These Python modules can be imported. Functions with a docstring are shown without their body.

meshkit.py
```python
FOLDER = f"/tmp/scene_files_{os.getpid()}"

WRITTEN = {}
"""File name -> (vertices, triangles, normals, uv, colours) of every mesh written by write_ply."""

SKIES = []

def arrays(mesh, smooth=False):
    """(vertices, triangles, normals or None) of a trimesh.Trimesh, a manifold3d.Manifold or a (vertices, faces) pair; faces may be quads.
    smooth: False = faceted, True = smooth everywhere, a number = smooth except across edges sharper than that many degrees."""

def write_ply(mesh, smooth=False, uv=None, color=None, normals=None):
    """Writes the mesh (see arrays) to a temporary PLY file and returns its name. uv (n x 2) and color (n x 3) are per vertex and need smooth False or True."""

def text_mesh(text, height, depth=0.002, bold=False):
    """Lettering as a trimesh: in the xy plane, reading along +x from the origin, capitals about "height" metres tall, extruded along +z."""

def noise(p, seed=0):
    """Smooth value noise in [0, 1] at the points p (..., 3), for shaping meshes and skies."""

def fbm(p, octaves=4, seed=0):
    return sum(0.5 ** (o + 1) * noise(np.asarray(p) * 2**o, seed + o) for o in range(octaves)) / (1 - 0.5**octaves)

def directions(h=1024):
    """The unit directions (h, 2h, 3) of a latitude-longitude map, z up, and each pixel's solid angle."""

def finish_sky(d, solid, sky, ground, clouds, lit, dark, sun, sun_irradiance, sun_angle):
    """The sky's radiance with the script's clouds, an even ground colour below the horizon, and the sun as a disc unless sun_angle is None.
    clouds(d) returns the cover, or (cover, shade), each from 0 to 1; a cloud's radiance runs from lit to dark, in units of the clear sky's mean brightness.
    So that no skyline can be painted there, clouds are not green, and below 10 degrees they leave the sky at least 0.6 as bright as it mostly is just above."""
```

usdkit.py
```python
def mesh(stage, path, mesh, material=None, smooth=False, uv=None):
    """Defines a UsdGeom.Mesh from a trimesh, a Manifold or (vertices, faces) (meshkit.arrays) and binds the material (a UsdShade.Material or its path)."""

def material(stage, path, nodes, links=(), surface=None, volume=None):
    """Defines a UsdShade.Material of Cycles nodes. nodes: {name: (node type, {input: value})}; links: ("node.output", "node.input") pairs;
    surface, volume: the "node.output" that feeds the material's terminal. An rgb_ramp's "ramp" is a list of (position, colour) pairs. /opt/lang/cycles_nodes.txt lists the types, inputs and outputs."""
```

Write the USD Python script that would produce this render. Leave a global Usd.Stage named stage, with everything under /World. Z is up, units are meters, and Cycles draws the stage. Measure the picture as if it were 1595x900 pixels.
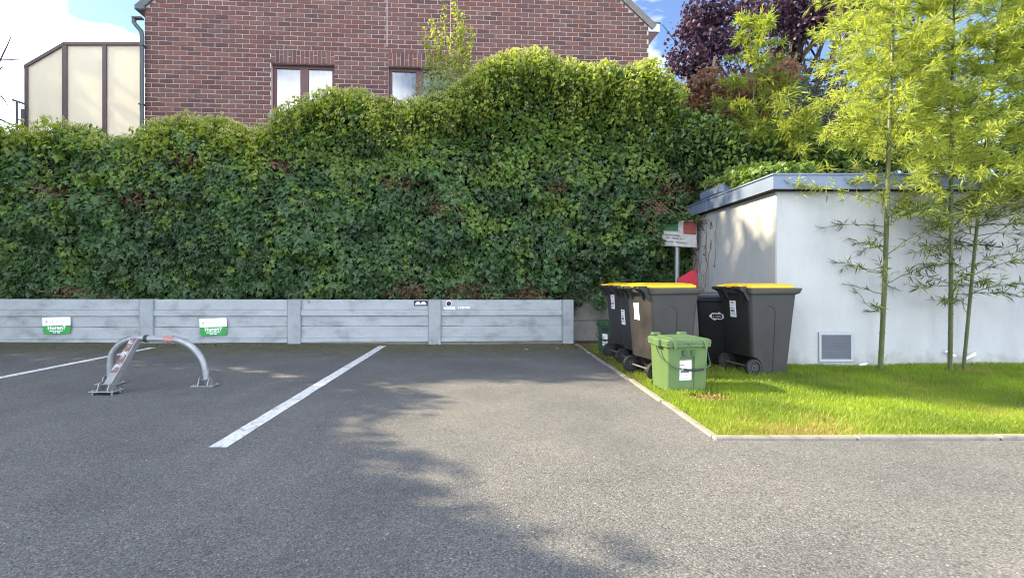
import math
import numpy as np
import trimesh
import manifold3d as m3
from shapely.geometry import Polygon, box as sbox
from pxr import Usd, UsdGeom, UsdLux, UsdShade, Gf, Sdf
import usdkit
import meshkit

stage = Usd.Stage.CreateInMemory()
UsdGeom.SetStageUpAxis(stage, 'Z')
UsdGeom.SetStageMetersPerUnit(stage, 1.0)
UsdGeom.Xform.Define(stage, '/World')
UsdGeom.Scope.Define(stage, '/World/Looks')
MAT = usdkit.material

# ---------------------------------------------------------------- camera
EYE = 1.1
F, CX, CY, IW, IH = 750.0, 765.0, 439.0, 1595.0, 900.0
cam = UsdGeom.Camera.Define(stage, '/World/camera')
cam.AddTranslateOp().Set(Gf.Vec3d(0, 0, EYE))
cam.AddRotateXOp().Set(90.0)
cam.CreateHorizontalApertureAttr(36.0)
cam.CreateVerticalApertureAttr(36.0 * 577 / 1024)
cam.CreateFocalLengthAttr(36.0 * F / IW)
cam.CreateHorizontalApertureOffsetAttr((IW / 2 - CX) / IW * 36.0)
cam.CreateVerticalApertureOffsetAttr(-(IH / 2 - CY) / IW * 36.0)
cam.CreateClippingRangeAttr(Gf.Vec2f(0.05, 5000))
cam.CreateExposureAttr(2.3)

# ---------------------------------------------------------------- sky and sun
SUN_AZ, SUN_EL = math.radians(-80.0), math.radians(35.0)      # azimuth from +y, negative to the left
S = np.array([math.sin(SUN_AZ) * math.cos(SUN_EL), math.cos(SUN_AZ) * math.cos(SUN_EL), math.sin(SUN_EL)])
sky_mat = MAT(stage, '/World/Looks/sky_look', {
    'sky': ('sky_texture', {'sky_type': 'single_scattering', 'sun_disc': False, 'sun_elevation': SUN_EL,
                            'sun_rotation': math.atan2(S[0], S[1]), 'altitude': 100.0, 'air_density': 0.55,
                            'aerosol_density': 0.35, 'ozone_density': 2.0}),
    'tc': ('texture_coordinate', {}),
    'mp': ('mapping', {'scale': (1.0, 1.0, 2.6), 'location': (0.35, 0.1, 0.0)}),
    'nz': ('noise_texture', {'scale': 1.9, 'detail': 7.0, 'roughness': 0.55, 'distortion': 0.25}),
    'rp': ('rgb_ramp', {'ramp': [(0.0, (0, 0, 0)), (0.44, (0, 0, 0)), (0.62, (1, 1, 1)), (1.0, (1, 1, 1))]}),
    'mx': ('mix', {'mix_type': 'mix', 'color2': (11.0, 11.3, 11.8)}),
    'bg': ('background_shader', {'strength': 0.09}),
}, [('tc.generated', 'mp.vector'), ('mp.vector', 'nz.vector'), ('nz.fac', 'rp.fac'), ('rp.color', 'mx.fac'),
    ('sky.color', 'mx.color1'), ('mx.color', 'bg.color')], surface='bg.background')
dome = UsdLux.DomeLight.Define(stage, '/World/sky')
UsdShade.MaterialBindingAPI.Apply(dome.GetPrim()).Bind(sky_mat)
dome.GetPrim().SetCustomDataByKey('kind', 'structure')
sun = UsdLux.DistantLight.Define(stage, '/World/sun')
sun.CreateNormalizeAttr(True)
sun.CreateIntensityAttr(0.85)
sun.CreateAngleAttr(0.5)
sun.CreateColorAttr(Gf.Vec3f(1.0, 0.84, 0.56))
zax = Gf.Vec3d(*S)
rot = Gf.Rotation(Gf.Vec3d(0, 0, 1), zax)
sun.AddTransformOp().Set(Gf.Matrix4d().SetRotate(rot))

# ---------------------------------------------------------------- helpers
rng = np.random.default_rng(7)


def lin(r, g, b):
    c = np.array([r, g, b], float) / 255
    return tuple(np.where(c < 0.04045, c / 12.92, ((c + 0.055) / 1.055) ** 2.4))


def W(x, y, d):
    return np.array([(x - CX) * d / F, d, EYE - (y - CY) * d / F])


def gz(X, Y=0.0):
    X = np.asarray(X, float)
    t = np.clip(-X, 0, 14)
    return 0.0172 * (t - 0.4 * (1 - np.exp(-t / 0.4)))


def G(x, y):
    """The point of the sloping ground under a pixel of the photograph."""
    d = F * EYE / (y - CY)
    for _ in range(12):
        X = (x - CX) * d / F
        d = F * (EYE - float(gz(X))) / (y - CY)
    X = (x - CX) * d / F
    return np.array([X, d, float(gz(X))])


used = {}


def numbered(parent, name):
    k = used.get((parent, name), 0)
    used[(parent, name)] = k + 1
    return f'{parent}/{name}' if k == 0 else f'{parent}/{name}_{k:03d}'


def obj(name, mesh, material, parent=None, smooth=False, **data):
    p = parent if isinstance(parent, str) else (str(parent.GetPath()) if parent else '/World')
    path = numbered(p, name)
    g = usdkit.mesh(stage, path, mesh, material, smooth=smooth)
    for k, v in data.items():
        g.GetPrim().SetCustomDataByKey(k, v)
    return g.GetPrim()


def thing(name, label, category, loc=(0, 0, 0), rot=0.0, group=None, kind=None):
    path = numbered('/World', name)
    x = UsdGeom.Xform.Define(stage, path)
    x.AddTranslateOp().Set(Gf.Vec3d(*map(float, loc)))
    x.AddRotateZOp().Set(float(rot))
    o = x.GetPrim()
    o.SetCustomDataByKey('label', label)
    o.SetCustomDataByKey('category', category)
    if group:
        o.SetCustomDataByKey('group', group)
    if kind:
        o.SetCustomDataByKey('kind', kind)
    return o


def structure(name):
    o = UsdGeom.Xform.Define(stage, numbered('/World', name)).GetPrim()
    o.SetCustomDataByKey('kind', 'structure')
    return o


def cat(parts):
    vs, fs, n = [], [], 0
    for p in parts:
        v, f, _ = meshkit.arrays(p)
        vs.append(v)
        fs.append(f + n)
        n += len(v)
    return np.vstack(vs), np.vstack(fs)


BF = np.array([[0, 2, 1], [0, 3, 2], [4, 5, 6], [4, 6, 7], [0, 1, 5], [0, 5, 4], [1, 2, 6], [1, 6, 5], [2, 3, 7], [2, 7, 6], [3, 0, 4], [3, 4, 7]])


def bx(x0, x1, y0, y1, z0, z1):
    v = np.array([[x0, y0, z0], [x1, y0, z0], [x1, y1, z0], [x0, y1, z0], [x0, y0, z1], [x1, y0, z1], [x1, y1, z1], [x0, y1, z1]], float)
    return v, BF


def cbx(x0, x1, y0, y1, z0, z1, c=0.006):
    """A box with chamfered edges."""
    pts = []
    lo, hi = np.array([x0, y0, z0]), np.array([x1, y1, z1])
    for i in np.ndindex(2, 2, 2):
        p = np.where(i, hi, lo)
        s = np.where(i, -1, 1)
        for k in range(3):
            q = p + s * c
            q[k] = p[k]
            pts.append(q)
    h = trimesh.convex.convex_hull(np.array(pts))
    return np.array(h.vertices), np.array(h.faces)


def xf(mesh, M):
    v, f, _ = meshkit.arrays(mesh)
    M = np.asarray(M, float)
    return v @ M[:3, :3].T + M[:3, 3], f


def frame(o, x, y, z):
    M = np.eye(4)
    M[:3, 0], M[:3, 1], M[:3, 2], M[:3, 3] = x, y, z, o
    return M


def tube(P, R, n=8, cap=True):
    P = np.asarray(P, float)
    R = np.broadcast_to(np.asarray(R, float), (len(P),))
    T = np.gradient(P, axis=0)
    T /= np.linalg.norm(T, axis=1, keepdims=True) + 1e-12
    a = np.array([0, 0, 1.0]) if abs(T[0, 2]) < 0.9 else np.array([1.0, 0, 0])
    N = np.zeros_like(P)
    u = np.cross(T[0], a)
    u /= np.linalg.norm(u)
    for i in range(len(P)):
        u = u - T[i] * (u @ T[i])
        u /= np.linalg.norm(u) + 1e-12
        N[i] = u
    B = np.cross(T, N)
    th = np.linspace(0, 2 * np.pi, n, endpoint=False)
    ring = P[:, None] + R[:, None, None] * (np.cos(th)[None, :, None] * N[:, None] + np.sin(th)[None, :, None] * B[:, None])
    v = ring.reshape(-1, 3)
    m = len(P)
    i, j = np.meshgrid(np.arange(m - 1), np.arange(n), indexing='ij')
    a0, a1 = i * n + j, i * n + (j + 1) % n
    b0, b1 = a0 + n, a1 + n
    f = np.vstack([np.stack([a0, a1, b1], -1).reshape(-1, 3), np.stack([a0, b1, b0], -1).reshape(-1, 3)])
    if cap:
        v = np.vstack([v, P[:1], P[-1:]])
        k = np.arange(n)
        f = np.vstack([f, np.stack([np.full(n, m * n), (k + 1) % n, k], -1), np.stack([np.full(n, m * n + 1), (m - 1) * n + k, (m - 1) * n + (k + 1) % n], -1)])
    return v, f


def lathe(prof, n=28, axis='z'):
    """prof: (radius, height) pairs, closed."""
    prof = np.asarray(prof, float)
    th = np.linspace(0, 2 * np.pi, n, endpoint=False)
    v = np.stack([prof[:, None, 0] * np.cos(th), prof[:, None, 0] * np.sin(th), np.repeat(prof[:, 1:2], n, 1)], -1)
    m = len(prof)
    i, j = np.meshgrid(np.arange(m), np.arange(n), indexing='ij')
    a0, a1 = i * n + j, i * n + (j + 1) % n
    b0, b1 = ((i + 1) % m) * n + j, ((i + 1) % m) * n + (j + 1) % n
    f = np.vstack([np.stack([a0, a1, b1], -1).reshape(-1, 3), np.stack([a0, b1, b0], -1).reshape(-1, 3)])
    v = v.reshape(-1, 3)
    if axis == 'y':
        v = v[:, [0, 2, 1]] * [1, 1, -1]
        v[:, 2] *= 1
    return v, f


def loft(loops):
    loops = [np.asarray(l, float) for l in loops]
    n, m = len(loops[0]), len(loops)
    v = np.vstack(loops + [loops[0].mean(0, keepdims=True), loops[-1].mean(0, keepdims=True)])
    i, j = np.meshgrid(np.arange(m - 1), np.arange(n), indexing='ij')
    a0, a1 = i * n + j, i * n + (j + 1) % n
    b0, b1 = a0 + n, a1 + n
    k = np.arange(n)
    f = np.vstack([np.stack([a0, a1, b1], -1).reshape(-1, 3), np.stack([a0, b1, b0], -1).reshape(-1, 3),
                   np.stack([np.full(n, m * n), (k + 1) % n, k], -1), np.stack([np.full(n, m * n + 1), (m - 1) * n + k, (m - 1) * n + (k + 1) % n], -1)])
    return v, f


def rrect(x0, x1, y0, y1, r, z, n=5):
    out = []
    for cx, cy, a in ((x1 - r, y1 - r, 0), (x0 + r, y1 - r, 90), (x0 + r, y0 + r, 180), (x1 - r, y0 + r, 270)):
        for t in np.linspace(a, a + 90, n):
            out.append([cx + r * math.cos(math.radians(t)), cy + r * math.sin(math.radians(t)), z])
    return np.array(out)


def to_man(mesh):
    v, f, _ = meshkit.arrays(mesh)
    return m3.Manifold(m3.Mesh(np.asarray(v, np.float32), np.asarray(f, np.uint32)))


def flat_poly(pts, thick):
    """2-D polygon in x,z extruded along -y (front face at y=-thick)."""
    m = trimesh.creation.extrude_polygon(Polygon(pts), thick, engine='earcut')
    v = np.array(m.vertices)
    return np.stack([v[:, 0], -v[:, 2], v[:, 1]], -1), np.array(m.faces)


# ---- leaves
def leaf_mesh(pos, nor, tip, size, tmpl, faces):
    nor = nor / (np.linalg.norm(nor, axis=1, keepdims=True) + 1e-9)
    tip = tip - nor * (tip * nor).sum(1, keepdims=True)
    tip = tip / (np.linalg.norm(tip, axis=1, keepdims=True) + 1e-9)
    b = np.cross(tip, nor)
    size = np.broadcast_to(np.asarray(size, float), (len(pos),))
    v = pos[:, None] + size[:, None, None] * (tmpl[None, :, :1] * b[:, None] + tmpl[None, :, 1:2] * tip[:, None] + tmpl[None, :, 2:] * nor[:, None])
    k = len(tmpl)
    f = faces[None] + (np.arange(len(pos)) * k)[:, None, None]
    return v.reshape(-1, 3), f.reshape(-1, 3)


def fan(n):
    return np.array([[n, i, (i + 1) % n] for i in range(n)])


IVY = np.array([(0, 0, 0), (0.40, -0.14, -.05), (0.33, 0.14, 0), (0.52, 0.36, -.08), (0.22, 0.46, 0), (0, 0.95, -.10),
                (-0.22, 0.46, 0), (-0.52, 0.36, -.08), (-0.33, 0.14, 0), (-0.40, -0.14, -.05), (0, 0.25, 0.06)])
IVYF = fan(10)
OVAL = np.array([(0, 0, 0), (0.26, 0.22, -.03), (0.27, 0.52, -.04), (0, 1.0, -.12), (-0.27, 0.52, -.04), (-0.26, 0.22, -.03), (0, 0.45, 0.05)])
OVALF = fan(6)
LANCE = np.array([(0, 0, 0), (0.068, 0.28, -.01), (0.042, 0.66, -.05), (0, 1.0, -.16), (-0.042, 0.66, -.05), (-0.068, 0.28, -.01), (0, 0.4, 0.015)])
LANCEF = fan(6)
BLADE = np.array([(-0.055, 0, 0), (0.055, 0, 0), (0.04, 0.55, 0.10), (-0.04, 0.55, 0.10), (0, 1.0, 0.35)])
BLADEF = np.array([[0, 1, 2], [0, 2, 3], [3, 2, 4]])


def unit(n):
    a = rng.normal(size=(n, 3))
    return a / np.linalg.norm(a, axis=1, keepdims=True)


# ---------------------------------------------------------------- materials
def paint(name, col, rough=0.5, spec=0.5, metal=0.0, var=0.12, scale=6.0, bump=0.0, bscale=60.0, fine=0.0):
    """Plain material with blotchy tone variation and optional fine relief."""
    c = np.array(col)
    nodes = {'tc': ('geometry', {}),
             'n': ('noise_texture', {'scale': scale, 'detail': 5.0, 'roughness': 0.6}),
             'r': ('rgb_ramp', {'ramp': [(0.25, tuple(c * (1 - var))), (0.75, tuple(np.minimum(c * (1 + var), 1)))]}),
             'p': ('principled_bsdf', {'roughness': rough, 'specular_ior_level': spec, 'metallic': metal})}
    links = [('tc.position', 'n.vector'), ('n.fac', 'r.fac'), ('r.color', 'p.base_color')]
    if bump:
        nodes['n2'] = ('noise_texture', {'scale': bscale, 'detail': 4.0, 'roughness': 0.65})
        nodes['b'] = ('bump', {'strength': bump, 'distance': 0.01})
        links += [('tc.position', 'n2.vector'), ('n2.fac', 'b.height'), ('b.normal', 'p.normal')]
    return MAT(stage, f'/World/Looks/{name}', nodes, links, surface='p.BSDF')


def leafmat(name, stops, trans=0.35, tcol=None, rough=0.45, spec=0.35):
    nodes = {'g': ('geometry', {}),
             'r': ('rgb_ramp', {'ramp': stops}),
             'n': ('noise_texture', {'scale': 1.3, 'detail': 3.0}),
             'a': ('math', {'math_type': 'multiply_add', 'value2': 0.62, 'value3': 0.0}),
             'a2': ('math', {'math_type': 'multiply_add', 'value2': 0.75, 'value3': 0.0}),
             'p': ('principled_bsdf', {'roughness': rough, 'specular_ior_level': spec}),
             'h': ('hsv', {'hue': 0.485, 'saturation': 1.15, 'value': 1.5}),
             't': ('translucent_bsdf', {}),
             'm': ('mix_closure', {'fac': trans})}
    links = [('g.random_per_island', 'a.value1'), ('g.position', 'n.vector'), ('n.fac', 'a2.value1'), ('a2.value', 'a.value3'),
             ('a.value', 'r.fac'), ('r.color', 'p.base_color'), ('r.color', 'h.color'), ('h.color', 't.color'),
             ('p.BSDF', 'm.closure1'), ('t.BSDF', 'm.closure2')]
    nodes['a2'] = ('math', {'math_type': 'multiply_add', 'value2': 0.9, 'value3': -0.25})
    return MAT(stage, f'/World/Looks/{name}', nodes, links, surface='m.closure')


M = {}
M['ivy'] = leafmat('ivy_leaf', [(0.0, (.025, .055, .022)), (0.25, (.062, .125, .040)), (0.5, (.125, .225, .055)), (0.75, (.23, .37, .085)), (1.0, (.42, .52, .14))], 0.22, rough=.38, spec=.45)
M['ivy_light'] = leafmat('young_ivy_leaf', [(0.0, (.075, .13, .03)), (0.4, (.19, .29, .055)), (0.75, (.33, .44, .09)), (1.0, (.50, .54, .20))], 0.3, rough=.4, spec=.4)
M['shaded_inner_leaf'] = leafmat('shaded_inner_leaf', [(0.0, (.012, .022, .010)), (0.6, (.03, .05, .018)), (1.0, (.075, .07, .035))], 0.2)  # darker copy of the ivy colours, painting shade into the hedge gaps
M['ivy_top'] = leafmat('sunlit_mature_ivy_leaf', [(0.0, (.070, .135, .030)), (0.35, (.17, .28, .05)), (0.7, (.36, .46, .085)), (1.0, (.58, .61, .17))], 0.52)  # mature leaves are paler; sunlight on the hedge top is added into the colour
M['flower'] = leafmat('ivy_flower', [(0.0, (.48, .52, .20)), (1.0, (.74, .74, .42))], 0.4)
M['dead'] = leafmat('dead_leaf', [(0.0, (.10, .065, .035)), (0.5, (.21, .135, .075)), (1.0, (.36, .24, .14))], 0.2)
M['yellow_leaf'] = leafmat('yellow_leaf', [(0.0, (.55, .40, .03)), (1.0, (.65, .50, .06))], 0.3)
M['bamboo_leaf'] = leafmat('bamboo_leaf', [(0.0, (.24, .30, .06)), (0.5, (.47, .55, .13)), (1.0, (.68, .72, .26))], 0.52)
M['willow_leaf'] = leafmat('pale_green_leaf', [(0.0, (.14, .19, .045)), (0.5, (.32, .39, .075)), (1.0, (.52, .56, .14))], 0.5)
M['dark_leaf'] = leafmat('dark_green_leaf', [(0.0, (.022, .045, .020)), (0.5, (.060, .115, .036)), (1.0, (.15, .24, .06))], 0.25)
M['grey_leaf'] = leafmat('grey_green_leaf', [(0.0, (.05, .08, .05)), (0.5, (.09, .14, .085)), (1.0, (.15, .21, .11))], 0.35)
M['purple_leaf'] = leafmat('purple_leaf', [(0.0, (.03, .017, .032)), (0.5, (.075, .035, .062)), (1.0, (.15, .07, .10))], 0.3)
M['brown_leaf'] = leafmat('red_brown_leaf', [(0.0, (.15, .09, .055)), (0.45, (.30, .18, .10)), (0.8, (.48, .34, .18)), (1.0, (.65, .52, .28))], 0.38)
M['pale_leaf'] = leafmat('pale_leaf', [(0.0, (.20, .26, .13)), (0.5, (.40, .44, .25)), (1.0, (.62, .64, .44))], 0.45)
M['grass'] = leafmat('grass_blade', [(0.0, (.12, .19, .030)), (0.45, (.29, .40, .050)), (0.85, (.46, .55, .075)), (1.0, (.62, .60, .24))], 0.48, rough=0.5)
M['sunlit_shoot_leaf'] = leafmat('sunlit_shoot_leaf', [(0.0, (.18, .26, .05)), (0.5, (.42, .50, .10)), (1.0, (.68, .70, .24))], 0.52)  # pale shoot colour, brightened further to paint in the sunlit fringe
M['bamboo_shaded'] = leafmat('shaded_bamboo_leaf', [(0.0, (.06, .09, .03)), (0.5, (.12, .17, .05)), (1.0, (.25, .31, .08))], 0.35)  # bamboo leaf colour darkened to paint the shade on the low leaves
M['dry_grass'] = leafmat('dry_grass_blade', [(0.0, (.22, .17, .06)), (0.5, (.42, .36, .13)), (1.0, (.62, .55, .28))], 0.4)
M['stem'] = paint('ivy_stem', (.22, .165, .11), 0.8, 0.2, var=0.4, scale=14)
M['bark'] = paint('bark', (.085, .07, .055), 0.85, 0.2, var=0.4, scale=9, bump=0.6, bscale=30)
M['culm'] = paint('bamboo_culm', (.085, .10, .032), 0.4, 0.4, var=0.25, scale=9)
M['soil'] = paint('soil', (.085, .06, .04), 0.95, 0.1, var=0.45, scale=14, bump=0.8, bscale=40)
M['wood_chip'] = paint('wood_chip', (.24, .14, .08), 0.9, 0.1, var=0.5, scale=40)
M['black_plastic'] = MAT(stage, '/World/Looks/black_plastic', {
    'g': ('geometry', {}),
    'n': ('noise_texture', {'scale': 4.0, 'detail': 6.0, 'roughness': 0.65}),
    'r': ('rgb_ramp', {'ramp': [(0.3, (.016, .0155, .0155)), (0.6, (.024, .0225, .022)), (0.8, (.038, .035, .032))]}),
    'mp': ('mapping', {'scale': (14.0, 14.0, 50.0), 'rotation': (0.5, 0.3, 0.2)}),
    'n2': ('noise_texture', {'scale': 1.0, 'detail': 6.0, 'roughness': 0.75}),
    'sc': ('rgb_ramp', {'ramp': [(0.0, (0, 0, 0)), (0.66, (0, 0, 0)), (0.74, (.8, .8, .8)), (1.0, (1, 1, 1))]}),
    'm': ('mix', {'color2': (.095, .09, .085)}),
    'rr': ('map_range', {'from_min': 0.3, 'from_max': 0.8, 'to_min': 0.36, 'to_max': 0.62}),
    'p': ('principled_bsdf', {'specular_ior_level': 0.5})},
    [('g.position', 'n.vector'), ('n.fac', 'r.fac'), ('g.position', 'mp.vector'), ('mp.vector', 'n2.vector'), ('n2.fac', 'sc.fac'),
     ('sc.color', 'm.fac'), ('r.color', 'm.color1'), ('m.color', 'p.base_color'), ('n.fac', 'rr.value'), ('rr.result', 'p.roughness')], surface='p.BSDF')
M['dark_plastic'] = paint('dark_plastic', (.018, .018, .020), 0.5, 0.4, var=0.2, scale=7)
M['lid_black'] = paint('lid_black', (.035, .042, .052), 0.4, 0.5, var=0.15, scale=7)
M['rim_grey'] = paint('rim_grey', (.042, .042, .040), 0.45, 0.5, var=0.2, scale=6)
M['yellow'] = paint('yellow_plastic', (.78, .47, .012), 0.38, 0.5, var=0.08, scale=4)
M['green_plastic'] = paint('green_plastic', (.085, .140, .050), 0.42, 0.5, var=0.10, scale=5, bump=0.04, bscale=150)
M['green_dark'] = paint('dark_green_plastic', (.030, .070, .036), 0.42, 0.5, var=0.15, scale=5)
M['green_lid'] = paint('green_lid', (.072, .125, .052), 0.40, 0.5, var=0.10, scale=5)
M['steel'] = paint('galvanised_steel', (.27, .28, .29), 0.42, 0.5, metal=0.75, var=0.2, scale=18)
M['zinc'] = paint('zinc', (.065, .082, .082), 0.5, 0.5, metal=0.2, var=0.15, scale=5)
M['white_sticker'] = paint('white_sticker', (.78, .80, .82), 0.5, 0.4, var=0.04, scale=30)
M['grey_print'] = paint('grey_print', (.16, .16, .17), 0.6, 0.3, var=0.1)
M['pale_print'] = paint('pale_grey_print', (.42, .43, .45), 0.6, 0.3, var=0.1)
M['sign_green'] = paint('sign_green', (.028, .235, .045), 0.45, 0.4, var=0.08)
M['board_green'] = paint('board_green', (.014, .10, .03), 0.5, 0.4, var=0.2, scale=20)
M['board_red'] = paint('board_red', (.19, .04, .034), 0.5, 0.4, var=0.2, scale=20)
M['red'] = paint('red_sheet', (.36, .02, .04), 0.45, 0.4, var=0.15)
M['navy'] = paint('navy_print', (.018, .018, .05), 0.5, 0.4, var=0.1)
M['maroon'] = paint('maroon_print', (.045, .016, .026), 0.5, 0.4, var=0.1)
M['frame_brown'] = paint('brown_window_frame', (.095, .036, .036), 0.45, 0.45, var=0.1)
M['screen_frame'] = paint('screen_frame', (.085, .055, .055), 0.45, 0.45, var=0.1)
M['sill'] = paint('bluestone', (.17, .19, .22), 0.7, 0.3, var=0.15, scale=12)
M['slate_metal'] = paint('slate_blue_coping', (.15, .19, .275), 0.42, 0.45, var=0.14, scale=3.5)
M['vent_grey'] = paint('vent_slat', (.16, .175, .20), 0.5, 0.4, metal=0.2, var=0.1)
M['vent_frame'] = paint('vent_frame', (.36, .38, .41), 0.5, 0.4, var=0.06)
M['sky_glare_sheet'] = paint('white_glare_sheet', (.86, .86, .85), 0.8, 0.2, var=0.04, scale=3)  # white for the sheets that stand in for sky reflected in the panes
M['dark'] = paint('dark_interior', (.02, .02, .02), 0.9, 0.1)
M['roof'] = paint('roof_tile', (.09, .06, .055), 0.8, 0.3, var=0.25, scale=9)
M['verge'] = paint('verge_tile', (.15, .135, .125), 0.8, 0.3, var=0.2, scale=9)
M['white_trim'] = paint('white_trim', (.62, .63, .64), 0.5, 0.4, var=0.06)
M['mortar'] = paint('mortar', (.50, .42, .395), 0.9, 0.15, var=0.10, scale=8)
M['rust'] = paint('rail_dark', (.06, .065, .08), 0.5, 0.4, var=0.2)
M['white_plastic'] = paint('white_plastic', (.75, .76, .78), 0.45, 0.4, var=0.05)

BRICKS = []
for k, c in enumerate([(.128, .066, .056), (.108, .056, .050), (.148, .078, .066), (.118, .070, .062), (.088, .050, .048), (.138, .062, .050)]):
    BRICKS.append(paint(f'brick_{"abcdef"[k]}', c, 0.85, 0.2, var=0.22, scale=22, bump=0.5, bscale=90))

# asphalt: coarse rolled chippings, moss and dirt along the foot of the slab wall
WX0, WY0, WT = 0.0, 8.5, 0.09                                # slab wall: y = 8.5 + 0.09 x
a_ = math.atan(WT)
M['asphalt'] = MAT(stage, '/World/Looks/asphalt', {
    'g': ('geometry', {}),
    'v': ('voronoi_texture', {'scale': 135.0, 'randomness': 1.0}),
    'v2': ('voronoi_texture', {'scale': 230.0}),
    'hs': ('rgb_to_bw', {}),
    'st': ('rgb_ramp', {'ramp': [(0.0, (.056, .058, .061)), (0.35, (.100, .102, .105)), (0.7, (.140, .141, .143)), (0.92, (.20, .199, .198)), (1.0, (.40, .39, .37))]}),
    'gap': ('rgb_ramp', {'ramp': [(0.0, (1, 1, 1)), (0.55, (1, 1, 1)), (0.85, (.35, .35, .36))]}),
    'mulg': ('mix', {'mix_type': 'multiply', 'fac': 0.75}),
    'n': ('noise_texture', {'scale': 0.9, 'detail': 6.0, 'roughness': 0.6}),
    'nr': ('rgb_ramp', {'ramp': [(0.3, (.74, .745, .78)), (0.5, (.98, .98, .98)), (0.7, (1.18, 1.16, 1.12))]}),
    'mul': ('mix', {'mix_type': 'multiply', 'fac': 1.0}),
    'mp': ('mapping', {'mapping_type': 'point', 'rotation': (0, 0, -a_), 'location': (0, -8.5 * math.cos(a_), 0)}),
    'sx': ('separate_xyz', {}),
    'n2': ('noise_texture', {'scale': 2.2, 'detail': 6.0, 'roughness': 0.65}),
    'ma': ('math', {'math_type': 'multiply_add', 'value2': 1.0}),
    'mb': ('math', {'math_type': 'multiply_add', 'value2': 2.2, 'value3': -1.25}),
    'mr': ('map_range', {'from_min': -1.75, 'from_max': -0.75, 'to_min': 0.0, 'to_max': 0.92, 'clamp': True}),
    'n3': ('noise_texture', {'scale': 9.0, 'detail': 5.0}),
    'moss': ('rgb_ramp', {'ramp': [(0.35, (.075, .060, .038)), (0.52, (.080, .085, .032)), (0.7, (.15, .11, .065))]}),
    'mm': ('mix', {}),
    'ht': ('math', {'math_type': 'multiply_add', 'value2': -1.0, 'value3': 1.0}),
    'b': ('bump', {'strength': 0.55, 'distance': 0.004}),
    'p': ('principled_bsdf', {'roughness': 0.78, 'specular_ior_level': 0.35}),
}, [('g.position', 'v.vector'), ('v.color', 'hs.color'), ('hs.val', 'st.fac'), ('v.distance', 'gap.fac'),
    ('st.color', 'mulg.color1'), ('gap.color', 'mulg.color2'), ('g.position', 'n.vector'), ('n.fac', 'nr.fac'),
    ('mulg.color', 'mul.color1'), ('nr.color', 'mul.color2'), ('g.position', 'mp.vector'), ('mp.vector', 'sx.vector'),
    ('g.position', 'n2.vector'), ('n2.fac', 'mb.value1'), ('sx.y', 'ma.value1'), ('mb.value', 'ma.value3'), ('ma.value', 'mr.value'),
    ('g.position', 'n3.vector'), ('n3.fac', 'moss.fac'), ('mr.result', 'mm.fac'), ('mul.color', 'mm.color1'), ('moss.color', 'mm.color2'),
    ('v.distance', 'ht.value1'), ('ht.value', 'b.height'), ('mm.color', 'p.base_color'), ('b.normal', 'p.normal')], surface='p.BSDF')


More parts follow.
